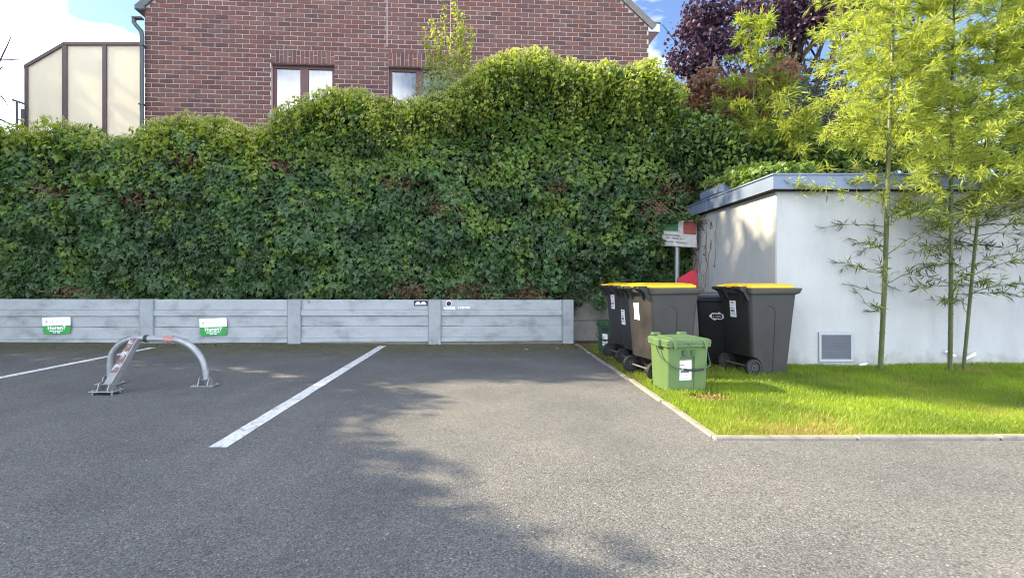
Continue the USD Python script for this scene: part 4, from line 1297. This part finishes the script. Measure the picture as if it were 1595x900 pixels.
# bird spikes along the rail
sp_ = []
for xx in np.linspace(xb + .1, xd - .1, 26):
    sp_.append(tube(np.array([[xx, SD + .02, zt + .03], [xx + rng.normal(0, .01), SD + .02, zt + .12]]), .002, 3, False))
obj('bird_spikes', cat(sp_), M['steel'], scr, kind='stuff')
# stair rail left of it
rail = thing('stair_rail', 'dark metal stair railing at the left end of the terrace screen', 'railing')
R_ = lambda x, y, d=10.5: W(x, y, d)
obj('post', tube(np.array([[R_(26, 0)[0], 10.5, 4.0], R_(26, 160)]), .022, 8), M['rust'], rail)
obj('post', tube(np.array([[R_(35, 0)[0], 10.5, 4.0], R_(35, 170)]), .03, 8), M['rust'], rail)
obj('handrail', tube(np.array([R_(20, 156), R_(38, 162)]), .022, 8), M['rust'], rail)
obj('handrail', tube(np.array([[R_(42, 165)[0], 10.95, R_(42, 165)[2]], [R_(80, 183)[0] + .15, 10.95, R_(80, 183)[2]]]), .03, 8), M['rust'], rail)
obj('crossbar', tube(np.array([R_(26, 186), R_(38, 189)]), .018, 8), M['rust'], rail)
for (ya, yb2) in ((178, 199), (187, 196), (196, 202)):
    obj('sloping_bar', tube(np.array([R_(-40, ya - 14), R_(26, yb2)]), .012, 6), M['rust'], rail)

# ================================================================ trees left of the picture that shade the car park
def shade_tree(name, label, s, u, zc, rs, seed, nclump, nl, rc, lobes=()):
    """s, u: metres along and across the sun's azimuth; zc: crown centre height; rs: crown radii."""
    t = thing(name, label, 'tree')
    sh = np.array([-math.sin(SUN_AZ), -math.cos(SUN_AZ)])
    uh = np.array([-sh[1], sh[0]])
    b = sh * s + uh * u
    r = np.random.default_rng(seed)
    d = r.normal(size=(nclump, 3))
    d /= np.linalg.norm(d, axis=1, keepdims=True)
    q = np.sign(d) * np.abs(d) ** .5 * (r.random((nclump, 1)) ** .33) * r.uniform(.85, 1.1, (nclump, 1))
    C = np.array([b[0], b[1], zc]) + np.c_[q[:, :1] * rs[0] * sh + q[:, 1:2] * rs[1] * uh, q[:, 2] * rs[2]]
    for ls, lu, lz, ra, rb, rc_, k in lobes:
        e = r.normal(size=(k, 3))
        e *= (r.random((k, 1)) ** .4) / np.linalg.norm(e, axis=1, keepdims=True)
        bb = sh * ls + uh * lu
        C = np.vstack([C, np.array([bb[0], bb[1], lz]) + np.c_[e[:, :1] * ra * sh + e[:, 1:2] * rb * uh, e[:, 2] * rc_]])
    tr = np.array([[b[0], b[1], -.1], [b[0] + .1, b[1], zc * .4], [b[0], b[1] + .1, zc * .8], [b[0], b[1], zc + rs[2] * .5]])
    obj('trunk', tube(tr, [.26, .2, .14, .05], 10), M['bark'], t, smooth=True)
    lim = []
    for c in C[::2]:
        z0 = max(min(c[2] - .8 - .3 * math.hypot(c[0] - b[0], c[1] - b[1]), zc), zc * .3)
        p0 = np.array([b[0], b[1], z0])
        lim.append(tube(np.array([p0, p0 * .5 + c * .5 + [0, 0, .2], c]), [.06, .035, .01], 5, False))
    obj('limbs', cat(lim), M['bark'], t)
    blob_leaves(C, np.full(len(C), rc), nl, (.12, .22), OVAL * [1.3, 1, 1], OVALF, M['dark_leaf'], t)
    return t


shade_tree('broadleaf_tree', 'low broadleaf tree left of the picture that shades the parking bays', -13.5, 2.2, 4.6, (2.6, 2.9, 2.9), 41, 300, 80000, .66, [(-12.7, 1.5, 6.7, 1.6, 1.5, 1.7, 110)])
shade_tree('broadleaf_tree', 'tall broadleaf tree left of the hedge that shades the ivy and the bins', -16.2, 7.75, 10.2, (1.4, 1.40, 5.2), 43, 150, 44000, .55, [(-16.2, 5.7, 14.7, 1.0, .62, 1.2, 70), (-16.2, 6.3, 7.2, 1.3, .95, 2.2, 80), (-16.2, 5.95, 9.5, 1.2, .75, 1.7, 70)])
bt = thing('bare_tree', 'bare thin branches poking into the sky at the left edge of the photo', 'tree')
b0_ = W(-32, 300, 10.1)
tw = [tube(np.array([[b0_[0], 10.1, 0], [b0_[0] - .05, 10.1, 2.5], W(-30, 130, 10.1)]), [.07, .05, .02], 6)]
obj('trunk', tw[0], M['bark'], bt)
tw = []
for pts_ in (((-30, 160), (0, 95), (12, 70), (18, 56)), ((-30, 100), (0, 94), (30, 93)), ((-30, 130), (0, 108), (4, 104)), ((-30, 132), (4, 152), (12, 164))):
    tw.append(tube(np.array([W(x, y, 10.1) for x, y in pts_]), np.linspace(.02, .007, len(pts_)), 5))
obj('twigs', cat(tw), M['bark'], bt)

# ================================================================ white shed
SY = 6.2
shed = thing('white_shed', 'low white rendered flat-roofed shed with slate blue coping at right', 'shed')
sx = (1208 - CX) * SY / F
SBK = 8.75
zc0, zc1 = EYE + 142 * SY / F, EYE + 166 * (SY - .09) / F
def subdivided_wall(x0, x1, y0, y1, z0, z1):
    return bx(x0, x1, y0, y1, z0, z1)
body = loft([rrect(sx, 9.5, SY, SBK, .025, -.1, 4), rrect(sx, 9.5, SY, SBK, .025, zc0, 4)])
obj('wall', body, M['render'], shed, smooth=50)
fz = .14
zl = lambda y: 0.0
cop = loft([rrect(sx - .085, 9.6, SY - .09, SBK + .05, .012, zc0 + .004, 3), rrect(sx - .085, 9.6, SY - .09, SBK + .05, .012, zc1, 3)])
obj('coping', cop, M['slate_metal'], shed)
obj('roof_edge', loft([rrect(sx - .10, 9.62, SY - .105, SBK + .06, .012, zc1 + .002, 3), rrect(sx - .10, 9.62, SY - .105, SBK + .06, .012, zc1 + .022, 3)]), M['slate_metal'], shed)
obj('soffit', bx(sx - .07, 9.58, SY - .075, SBK + .03, zc0 - .012, zc0 + .002), M['dark'], shed)
for y_ in (7.35, 8.05):
    obj('coping_joint', cbx(sx - .092, sx - .083, y_ - .05, y_ + .05, zc0 + .002, zc1 + .004, .002), M['slate_metal'], shed)
obj('coping_upstand', cbx(sx - .06, sx + .25, 7.55, 8.35, zc1 + .02, zc1 + .20, .05), M['slate_metal'], shed)
# vent
v0, v1 = W(1274, 517, SY), W(1328, 563, SY)
vent = obj('vent', cat([cbx(v0[0], v1[0], SY - .022, SY + .01, v1[2], v1[2] + .035, .004), cbx(v0[0], v1[0], SY - .022, SY + .01, v0[2] - .038, v0[2], .004),
                        cbx(v0[0], v0[0] + .035, SY - .0215, SY + .01, v1[2] + .034, v0[2] - .037, .004), cbx(v1[0] - .035, v1[0], SY - .0215, SY + .01, v1[2] + .034, v0[2] - .037, .004)]), M['vent_frame'], shed)
obj('vent_back', bx(v0[0] + .03, v1[0] - .03, SY - .004, SY + .005, v1[2] + .03, v0[2] - .03), M['dark'], vent)
ns = 13
for i in range(ns):
    zz = v1[2] + .037 + (v0[2] - v1[2] - .078) * (i + .5) / ns
    h_ = (v0[2] - v1[2] - .078) / ns
    a_ = np.array([[0, -.016, zz - h_ * .5], [0, -.014, zz - h_ * .62], [0, -.002, zz + h_ * .42], [0, -.004, zz + h_ * .5]])
    obj('slat', loft([a_ + [v1[0] - .034, SY, 0], a_ + [v0[0] + .034, SY, 0]]), M['vent_grey'], vent)
# dead creeper on the side wall
t = thing('dead_creeper', 'dead creeper stems clinging to the side wall of the shed', 'creeper')
cr, cl = [], []
for k in range(30):
    y_ = SBK - .05 - abs(rng.normal(0, .55))
    z_ = rng.uniform(.9, 2.2)
    m_ = 8
    yy = y_ + np.cumsum(rng.normal(0, .025, m_))
    zz = np.minimum(z_ + np.linspace(0, rng.uniform(-.7, .5), m_) + np.cumsum(rng.normal(0, .01, m_)), 2.25)
    yy = np.clip(yy, SY + .5, SBK)
    Pp = np.c_[np.full(m_, sx - .006), yy, zz]
    cr.append(tube(Pp, rng.uniform(.002, .005), 4, False))
    for q in Pp[::3]:
        if rng.random() < .35:
            cl.append(q + [-.01, rng.normal(0, .03), rng.normal(0, .03)])
for k in range(150):
    cl.append([sx - .03 - abs(rng.normal(0, .03)), SBK - .15 - abs(rng.normal(0, .22)), 2.22 - abs(rng.normal(0, .14))])
for k in range(90):
    cl.append([sx - .03 - abs(rng.normal(0, .03)), SBK - .1 - abs(rng.normal(0, .1)), rng.uniform(1.2, 2.2)])
cl = np.array(cl)
obj('stems', cat(cr), M['stem'], t, kind='stuff')
obj('dry_leaves', leaf_mesh(cl, unit(len(cl)) + [-1, 0, 0], unit(len(cl)), rng.uniform(.03, .07, len(cl)), OVAL, OVALF), M['dead'], t, kind='stuff')
# broken white plastic at the foot of the shed
for (pts_, lab) in (([(1472, 548), (1475, 546), (1490, 553), (1488, 556)], 'thin bent white plastic strip leaning on the shed between two bamboo culms'),
                    ([(1503, 557), (1520, 548), (1521, 553), (1505, 560)], 'flat broken white plastic piece beside the leaning bamboo culm'),
                    ([(1340, 566), (1352, 565), (1350, 568), (1338, 569)], 'white scrap in the grass left of the first bamboo culm')):
    q = np.array([W(x, y, SY - .05) for x, y in pts_])
    obj('plastic_scrap', loft([q + [0, .012, 0], q]), M['white_plastic'], label=lab, category='litter')

# ================================================================ sign board behind the bins
SGD = 8.35
sg = thing('information_board', 'weathered green, red and white board on a grey pole against the ivy', 'sign')
def quad(pts_, d, thick, name, mat):
    q = np.array([W(x, y, d) for x, y in pts_])
    return obj(name, loft([q + [0, thick, 0], q]), mat, sg)
quad([(1034, 344), (1084, 343), (1086, 386), (1030, 383)], SGD + .02, .02, 'backing_board', M['board_white'])
quad([(1034, 345), (1056, 344.5), (1056, 359.5), (1032, 358.5)], SGD, .012, 'green_panel', M['board_green'])
quad([(1065, 345), (1084, 344.5), (1084, 365), (1065, 364.5)], SGD, .012, 'red_panel', M['board_red'])
quad([(1030, 359.5), (1084, 366), (1085, 385.5), (1031, 382)], SGD + .004, .012, 'lower_panel', M['board_white'])
lines = []
for (x0, x1, y0) in ((1036, 1060, 366), (1037, 1066, 370.5), (1033, 1050, 376), (1053, 1070, 378)):
    q = W(x0, y0, SGD)
    wd = (x1 - x0) * SGD / F
    for a, b, c, d_ in word_bars(0, wd, 0, .022, int(x0)):
        lines.append(bx(q[0] + a, q[0] + b, SGD - .004, SGD + .003, q[2] - .09 * a + c, q[2] - .09 * a + d_))
obj('print', cat(lines), M['grey_print'], sg)
ci = np.array([W(x, y, 8.28) for x, y in ((1028, 340), (1030, 350), (1026, 362), (1029, 376), (1040, 338), (1054, 338), (1070, 338), (1082, 337), (1036, 343), (1050, 341))])
ov = thing('ivy_sprays', 'sprays of ivy hanging over the top and left edge of the weathered board', 'ivy')
blob_leaves(ci, np.full(len(ci), .075), 330, (.045, .085), IVY, IVYF, M['ivy'], ov, sq=(1, .6, 1))
obj('stems', cat([tube(np.array([p + [-.05, .45, .25], p + [0, .2, .12], p]), .005, 4, False) for p in ci]), M['stem'], ov, kind='stuff')
pz = W(1053, 380, SGD + .06)
obj('pole', tube(np.array([[pz[0] - .02, SGD + .075, 0], [pz[0] - .005, SGD + .07, .6], [pz[0] + .02, SGD + .075, 1.0], [pz[0] + .02, SGD + .075, 2.05]]), .042, 12), M['steel'], sg, smooth=40)
q = np.array([W(x, y, 7.9) for x, y in ((1056, 434), (1078, 421), (1085, 420), (1087, 452), (1056, 452))])
obj('red_sheet', loft([q + [0, .03, 0], q]), M['red'], label='red sheet with a slanting top leaning beside the pole behind the bins', category='sheet')

# ================================================================ parking barrier
bar = thing('parking_barrier', 'galvanised arched parking barrier with worn red leg standing in the left bay', 'parking barrier')
gR, gL, gF = G(320, 601), G(172, 598), G(166, 613)
bz = float(gR[2]) * .5 + float(gL[2]) * .5
ax = (gR - gL)
ax[2] = 0
Lb = np.linalg.norm(ax)
ax /= Lb
zt_ = EYE - (527.5 - CY) * ((gL[1] + gR[1]) / 2) / F
Ht = zt_
arc = [(0, .07), (0, .16)]
rl, rr = .27, .36
h = Ht - bz
for a in np.linspace(180, 90, 12):
    arc.append((rl + rl * math.cos(math.radians(a)), h - rl + rl * math.sin(math.radians(a))))
for a in np.linspace(90, 0, 14):
    arc.append((Lb - rr + rr * math.cos(math.radians(a)), h - rr + rr * math.sin(math.radians(a)) * 1.0))
arc += [(Lb + .004, .16), (Lb + .008, .07)]
arc = np.array(arc)
A3 = np.array([gL + ax * s for s, _ in arc])
A3[:, 2] = np.interp(arc[:, 0], [0, Lb], [gL[2], gR[2]]) + arc[:, 1]
obj('arch', tube(A3, .033, 14), M['steel'], bar, smooth=40)
# bands on the top tube
def band(px0, px1, r, mat, name):
    zz = h
    d_ = (gL[1] + gR[1]) / 2
    s0, s1 = [((x - CX) * d_ / F - gL[0]) / ax[0] for x in (px0, px1)]
    q = np.array([gL + ax * s0, gL + ax * s1])
    q[:, 2] = [np.interp(s, [0, Lb], [gL[2], gR[2]]) + h for s in (s0, s1)]
    obj(name, tube(q, r, 14), mat, bar, smooth=40)
band(226, 231, .038, M['dark_plastic'], 'collar')
band(258, 273, .0335, M['worn_pink'], 'red_band')
# the square leg that props it
topc = W(212, 529, (gL[1] + gR[1]) / 2 - .05)
lo = gF + [0.02, 0, .07]
dirn = topc - lo
LL = np.linalg.norm(dirn)
dz = dirn / LL
dx = np.cross([0, 1, 0.2], dz)
dx /= np.linalg.norm(dx)
dy = np.cross(dz, dx)
leg = cbx(-.036, .036, -.036, .036, 0, LL, .006)
obj('prop_leg', xf(leg, frame(lo, dx, dy, dz)), M['steel'], bar)
obj('worn_paint', xf(bx(-.030, .030, -.0385, -.0365, LL * .24, LL * .99), frame(lo, dx, dy, dz)), M['worn_red'], bar)
for g, nm in ((gL, 'base_plate'), (gR, 'base_plate'), (gF, 'base_plate')):
    c = g[:3]
    bp = obj(nm, cbx(c[0] - .115, c[0] + .115, c[1] - .07, c[1] + .07, c[2] + .002 + (.022 if g is gF else 0), c[2] + .014 + (.022 if g is gF else 0), .003), M['steel'], bar)
    zb_ = c[2] + (.022 if g is gF else 0)
    for dxx in (-.052, .044):
        ear = [(-.055, .012), (.055, .012), (.03, .075), (.012, .092), (-.012, .092), (-.03, .075)]
        e = trimesh.creation.extrude_polygon(Polygon(ear), .008, engine='earcut')
        v = np.array(e.vertices)
        v = np.stack([v[:, 2] + dxx, v[:, 0], v[:, 1]], -1) + [c[0], c[1], zb_]
        obj('lug', (v, np.array(e.faces)), M['steel'], bp)
    obj('hinge_pin', tube(np.array([[c[0] - .065, c[1], zb_ + .065], [c[0] + .065, c[1], zb_ + .065]]), .009, 8), M['steel'], bp)
    for bx_, by_ in ((-.09, -.05), (.09, -.05), (.09, .05), (-.09, .05)):
        obj('bolt', tube(np.array([[c[0] + bx_, c[1] + by_, c[2] - .01], [c[0] + bx_, c[1] + by_, zb_ + .024]]), .009, 6), M['steel'], bp)


# ================================================================ wheelie bins
def wheel(c, r=.10, w=.046, axis=1):
    tyre = lathe([(r * .72, -w / 2), (r * .93, -w / 2), (r, -w * .3), (r, w * .3), (r * .93, w / 2), (r * .72, w / 2)], 32)
    rot_ = np.array([[1, 0, 0, c[0]], [0, 0, 1, c[1]], [0, -1, 0, c[2]], [0, 0, 0, 1.0]])
    rim = [lathe([(.012, -w * .36), (r * .30, -w * .36), (r * .34, -w * .2), (r * .34, w * .36), (.012, w * .36)], 20),
           lathe([(r * .3, -w * .1), (r * .72, -w * .1), (r * .72, w * .1), (r * .3, w * .1)], 28)]
    sp = []
    for k in range(14):
        a = 2 * math.pi * k / 14
        b = bx(r * .34, r * .74, -.0045, .0045, -w * .32, w * .32)
        R_ = np.eye(4)
        R_[:2, :2] = [[math.cos(a), -math.sin(a)], [math.sin(a), math.cos(a)]]
        sp.append(xf(b, R_))
    return xf(tyre, rot_), xf(cat(rim), rot_), xf(cat(sp), rot_)


def bin_big(name, label, loc, rot, lid, body_mat, H=1.0, W0=1.0, sticker='lines', front_logo=False, bare_sticker=False, group=None):
    """Two-wheeled bin; local +x is its front, wheels and handle at -x."""
    t = thing(name, label, 'wheelie bin', loc, rot, group)
    Z = lambda z: z * H
    X = lambda x: x * W0
    Yw = lambda y: y * W0
    secs = [(-.225, .215, .225, .045, 0.0), (-.235, .235, .235, .05, .02), (-.255, .262, .246, .05, .30), (-.285, .300, .262, .05, .70), (-.300, .325, .272, .05, .93), (-.302, .328, .273, .05, .955)]
    loops = [rrect(X(a), X(b), -Yw(c), Yw(c), r, Z(z), 6) for a, b, c, r, z in secs]
    body = to_man(loft(loops))
    cyl = lathe([(.0001, -.5), (.135, -.5), (.135, .5), (.0001, .5)], 30)
    cyl = xf(cyl, np.array([[1, 0, 0, X(-.245)], [0, 0, 1, 0], [0, -1, 0, .085], [0, 0, 0, 1.0]]))
    body = body - to_man(cyl)
    bm = obj('body', body, body_mat, t, smooth=35)
    for s in (-1, 1):
        zz_ = np.array([.03, .2, .4, .6, .74, .79, .81])
        xx_ = np.array([.03, .03, .035, .04, .04, .01, -.05])
        yy_ = np.interp(zz_, [0, .02, .3, .7, .93], [.225, .235, .246, .262, .272])
        obj('moulded_line', tube(np.c_[X(1) * xx_, s * Yw(1) * yy_, zz_ * H], .0045, 6), body_mat, bm)
    # rim: lip around the mouth, thicker at the front
    rim = loft([rrect(X(-.300), X(.335), -Yw(.275), Yw(.275), .05, Z(.935), 6), rrect(X(-.318), X(.365), -Yw(.300), Yw(.300), .05, Z(.952), 6),
                rrect(X(-.318), X(.395), -Yw(.302), Yw(.302), .05, Z(1.005), 6), rrect(X(-.31), X(.385), -Yw(.292), Yw(.292), .05, Z(1.012), 6)])
    obj('rim', rim, M['rim_grey'] if lid != 'lid_black' else M['lid_black'], t, smooth=35)
    lx0, lx1 = (-.325, .285) if lid != 'lid_black' else (-.325, .37)
    lidm = loft([rrect(X(lx0), X(lx1), -Yw(.290), Yw(.290), .05, Z(1.0125), 6), rrect(X(lx0 - .005), X(lx1 + .005), -Yw(.296), Yw(.296), .05, Z(1.022), 6),
                 rrect(X(lx0), X(lx1), -Yw(.292), Yw(.292), .05, Z(1.040), 6), rrect(X(lx0 + .04), X(lx1 - .03), -Yw(.25), Yw(.25), .06, Z(1.060), 6), rrect(X(lx0 + .12), X(lx1 - .10), -Yw(.18), Yw(.18), .06, Z(1.068), 6)])
    obj('lid', lidm, M[lid], t, smooth=35)
    if lid != 'lid_black':
        obj('front_lip', cbx(X(.31), X(.42), -Yw(.22), Yw(.22), Z(.985), Z(1.012), .008), M['rim_grey'], t)
    # handle brackets and bar at the back
    for s in (-1, 1):
        for yy in (.235, .13):
            y0 = s * yy * W0
            br = Polygon([(X(-.29), Z(.93)), (X(-.29), Z(1.00)), (X(-.325), Z(1.03)), (X(-.425), Z(1.03)), (X(-.43), Z(1.0)), (X(-.36), Z(.965)), (X(-.31), Z(.88)), (X(-.29), Z(.86))])
            e = trimesh.creation.extrude_polygon(br, .024, engine='earcut')
            v = np.array(e.vertices)
            v = np.stack([v[:, 0], v[:, 2] + y0 - .012, v[:, 1]], -1)
            obj('hinge_bracket', (v, np.array(e.faces)[:, ::-1]), M['dark_plastic'], t)
    obj('handle_bar', tube(np.array([[X(-.405), -Yw(.275), Z(1.008)], [X(-.405), Yw(.275), Z(1.008)]]), .016, 10), M['dark_plastic'], t, smooth=40)
    for yy in (-.18, .18):
        obj('lid_hinge', cbx(X(-.41), X(-.30), Yw(yy) - .028, Yw(yy) + .028, Z(1.024), Z(1.046), .006), M[lid], t)
    # wheels
    obj('axle', tube(np.array([[X(-.245), -Yw(.23), .10], [X(-.245), Yw(.23), .10]]), .011, 8), M['steel'], t, smooth=40)
    for s in (-1, 1):
        ty, rm, sp = wheel((X(-.245), s * Yw(.262), .10))
        wh = obj('wheel', rm, M['rim_grey'], t, smooth=35)
        obj('tyre', ty, M['dark_plastic'], wh, smooth=35)
        obj('spokes', sp, M['rim_grey'], wh)
    # sticker on the back face
    def back_frame(y0, z0):
        zz = z0 / 1.0
        sl = (-.300 + .255) / (.93 - .30)
        xx = -.255 + sl * (zz - .30)
        zd = np.array([X(sl), 0, H])
        zd /= np.linalg.norm(zd)
        nd = np.array([-zd[2], 0, zd[0]])
        return frame((X(xx) , Yw(y0), Z(z0)), (0, -1, 0), -nd, zd)
    if sticker:
        y0, z0 = sticker
        A = back_frame(y0, z0)
        stk = obj('sticker', xf(flat_poly([(-.055, -.10), (.055, -.10), (.055, .10), (-.055, .10)], .003), A), M['white_sticker'], t)
        if not bare_sticker:
            lb = bars([(-.03, .02, .07, .085)] + word_bars(-.04, .0, .035, .010, 1) + word_bars(-.04, .03, .005, .010, 2) + [(-.04, .03, -.035, -.012)] + word_bars(-.045, .04, -.058, .008, 3) + word_bars(-.045, .04, -.075, .008, 4))
            obj('print', xf((lb[0] - [0, .0033, 0], lb[1]), A), M['grey_print'], stk)
    if front_logo:
        sl = (.325 - .262) / (.93 - .30)
        z0 = .72
        xx = .262 + sl * (z0 - .30)
        zd = np.array([X(sl), 0, H])
        zd /= np.linalg.norm(zd)
        A = frame((X(xx) + .003, .03, Z(z0)), (0, 1, 0), (-zd[2], 0, zd[0]), zd)
        outer = Polygon([(-.085, .0), (-.05, .035), (.03, .035), (.03, .05), (.055, .03), (.085, .015), (.085, -.015), (.06, -.035), (-.02, -.035), (-.02, -.05), (-.05, -.03)]).buffer(.008)
        inner = sbox(-.045, -.016, .055, .016).buffer(.012)
        ring = outer.difference(inner)
        e = trimesh.creation.extrude_polygon(ring, .002, engine='earcut')
        v = np.array(e.vertices)
        v = np.stack([v[:, 0], -v[:, 2], v[:, 1]], -1)
        lg = obj('emblem', xf((v, np.array(e.faces)), A), M['white_sticker'], t)
        lb = bars(word_bars(-.045, .055, -.012, .024, 6, .15))
        obj('emblem_print', xf(lb, A), M['pale_print'], lg)
    return t


def place(xa, ya, rot):
    """bin origin so that its axle middle stands at xa, ya."""
    a = math.radians(rot)
    return (xa + .245 * math.cos(a), ya + .245 * math.sin(a), 0.0)


bin_big('wheelie_bin', 'black bin with yellow lid standing alone at right, front almost touching the shed', place(3.02, 5.88, 9), 9, 'yellow', M['black_plastic'], sticker=(.04, .76), H=1.015)
bin_big('wheelie_bin', 'sunlit front black bin with yellow lid and blank white sticker, behind the small green bin', place(1.775, 5.66, 13), 13, 'yellow', M['black_plastic'], sticker=(.05, .74), bare_sticker=True, H=1.02)
bin_big('wheelie_bin', 'black bin with yellow lid squeezed in the middle of the row of three', place(1.82, 6.27, 9), 9, 'yellow', M['black_plastic'], sticker=(.16, .62), H=1.02)
bin_big('wheelie_bin', 'rearmost black bin with yellow lid, beside the dark green caddy', place(1.80, 6.86, 12), 12, 'yellow', M['black_plastic'], sticker=(.05, .80), H=1.02)
bin_big('wheelie_bin', 'smaller black bin with black lid and white arrow emblem between the yellow-lidded bins', (3.13, 6.62, 0), 232, 'lid_black', M['dark_plastic'], H=.895, W0=.84, sticker=None, front_logo=True)


# ================================================================ kitchen-waste caddies
def caddy(name, label, loc, rot, S_, body, lid, handle_down=True, sticker=True):
    """Small bin with clip lid and bail handle; local -y is its front."""
    t = thing(name, label, 'caddy bin', loc, rot)
    w0, w1, d0, d1, H = .195, .215, .165, .19, .50
    k = S_
    loops = [rrect(-w * k, w * k, -d * k, d * k, .03 * k, z * k, 5) for w, d, z in ((w0 - .01, d0 - .01, 0), (w0, d0, .012), (w0 + .012, d0 + .014, .40), (w1, d1, H - .07))]
    man = to_man(loft(loops))
    rec = to_man(cbx(-.085 * k, .065 * k, -.30 * k, -.158 * k, .14 * k, .335 * k, .004))
    rec2 = to_man(cbx(-.085 * k, .065 * k, -.30 * k, -.160 * k, -.02 * k, .141 * k, .004))
    obj('body', man - rec - rec2, body, t, smooth=30)
    rimm = loft([rrect(-(w1 + .002) * k, (w1 + .002) * k, -(d1 + .002) * k, (d1 + .002) * k, .035 * k, (H - .075) * k, 5), rrect(-(w1 + .014) * k, (w1 + .014) * k, -(d1 + .014) * k, (d1 + .014) * k, .035 * k, (H - .068) * k, 5), rrect(-(w1 + .014) * k, (w1 + .014) * k, -(d1 + .014) * k, (d1 + .014) * k, .035 * k, (H - .045) * k, 5)])
    obj('rim', rimm, body, t, smooth=30)
    lm = loft([rrect(-(w1 + .016) * k, (w1 + .016) * k, -(d1 + .018) * k, (d1 + .016) * k, .035 * k, (H - .043) * k, 5), rrect(-(w1 + .016) * k, (w1 + .016) * k, -(d1 + .018) * k, (d1 + .016) * k, .035 * k, (H - .012) * k, 5),
               rrect(-(w1 + .004) * k, (w1 + .004) * k, -(d1 + .004) * k, (d1 + .004) * k, .035 * k, (H + .002) * k, 5), rrect(-(w1 - .05) * k, (w1 - .05) * k, -(d1 - .05) * k, (d1 - .05) * k, .03 * k, (H + .004) * k, 5), rrect(-(w1 - .06) * k, (w1 - .06) * k, -(d1 - .06) * k, (d1 - .06) * k, .03 * k, (H + .014) * k, 5)])
    ld = obj('lid', lm, lid, t, smooth=30)
    for s in (-1, 1):
        obj('clip', xf(flat_poly([(-.022 * k, .04 * k), (.022 * k, .04 * k), (.012 * k, -.045 * k), (.0, -.055 * k), (-.010 * k, -.03 * k)], .012 * k), frame((s * .155 * k, -(d1 + .018) * k, (H - .035) * k), (1, 0, 0), (0, 1, 0), (0, 0, 1))), body, ld)
        obj('lug', cbx(s * (w1 + .014) * k - .03 * k, s * (w1 + .014) * k + .03 * k, -.09 * k, .02 * k, (H - .075) * k, (H - .005) * k, .008 * k), body, t)
        obj('back_knob', cbx(s * .14 * k - .045 * k, s * .14 * k + .045 * k, (d1 - .03) * k, (d1 + .03) * k, (H + .0) * k, (H + .032) * k, .01 * k), lid, ld)
        obj('slot', cbx(s * .042 * k - .02 * k, s * .042 * k + .02 * k, -(d1 + .004) * k, -(d1 - .01) * k, (H - .155) * k, (H - .10) * k, .003 * k), M['green_dark'] if body is not M['green_dark'] else M['dark_plastic'], t)
    obj('latch', cat([cbx(-.055 * k, .06 * k, -(d1 + .026) * k, -(d1 + .015) * k, (H - .034) * k, (H - .022) * k, .003 * k), cbx(-.012 * k, .004 * k, -(d1 + .027) * k, -(d1 + .0145) * k, (H - .052) * k, (H - .008) * k, .003 * k)]), lid, ld)
    # bail handle hanging in front
    hp_ = [(-(w1 + .035), -.035, H - .06), (-(w1 + .02), -.10, H - .17), (-(w1 - .01), -.19, H - .225), (-.13, -.215, H - .265), (-.02, -.225, H - .28), (.10, -.225, H - .28), (.19, -.21, H - .25), (w1 + .01, -.16, H - .20), (w1 + .03, -.09, H - .12), (w1 + .035, -.035, H - .06)]
    hp_ = np.array(hp_) * k
    from scipy.interpolate import CubicSpline
    u = np.linspace(0, 1, len(hp_))
    cs = CubicSpline(u, hp_)(np.linspace(0, 1, 40))
    hd = obj('handle', tube(cs, .0065 * k, 8), M['green_dark'] if body is not M['green_dark'] else M['dark_plastic'], t, smooth=40)
    g_ = CubicSpline(u, hp_)(np.linspace(.40, .58, 8))
    obj('grip', tube(g_, .0115 * k, 8), M['dark_plastic'], hd, smooth=40)
    if sticker:
        A = frame((-.03 * k, -.1575 * k, .205 * k), (1, 0, 0), (0, 1, 0), (0, 0, 1))
        st_ = obj('sticker', xf(flat_poly([(-.075 * k, -.09 * k), (.07 * k, -.09 * k), (.07 * k, .095 * k), (-.07 * k, .095 * k)], .006), A), M['white_sticker'], t)
        lb = bars([(-.06 * k, .0, .045 * k, .055 * k), (-.04 * k, .045 * k, -.022 * k, .0)] + word_bars(-.06 * k, .0, .022 * k, .010, 2) + word_bars(-.06 * k, .05 * k, -.05 * k, .008, 3) + word_bars(-.02 * k, .03 * k, -.075 * k, .008, 5))
        obj('print', xf((lb[0] - [0, .0065, 0], lb[1]), A), M['grey_print'], st_)
    for s in (-1, 1):
        ty, rm, sp = wheel((0, 0, 0), .032 * k, .03 * k)
        Aw = frame((s * .17 * k, .16 * k, .032 * k), (0, 1, 0), (-1, 0, 0), (0, 0, 1))
        wh = obj('wheel', xf(rm, Aw), M['dark_plastic'], t, smooth=35)
        obj('tyre', xf(ty, Aw), M['dark_plastic'], wh, smooth=35)


caddy('food_waste_caddy', 'small light green waste bin with clip lid and white sticker at the grass edge', (1.945, 5.0, -.004), 8, 1.06, M['green_plastic'], M['green_lid'])
caddy('food_waste_caddy', 'small dark green waste bin half hidden behind the rearmost black bin', (1.91, 7.45, 0), -68, 1.0, M['green_dark'], M['green_dark'])
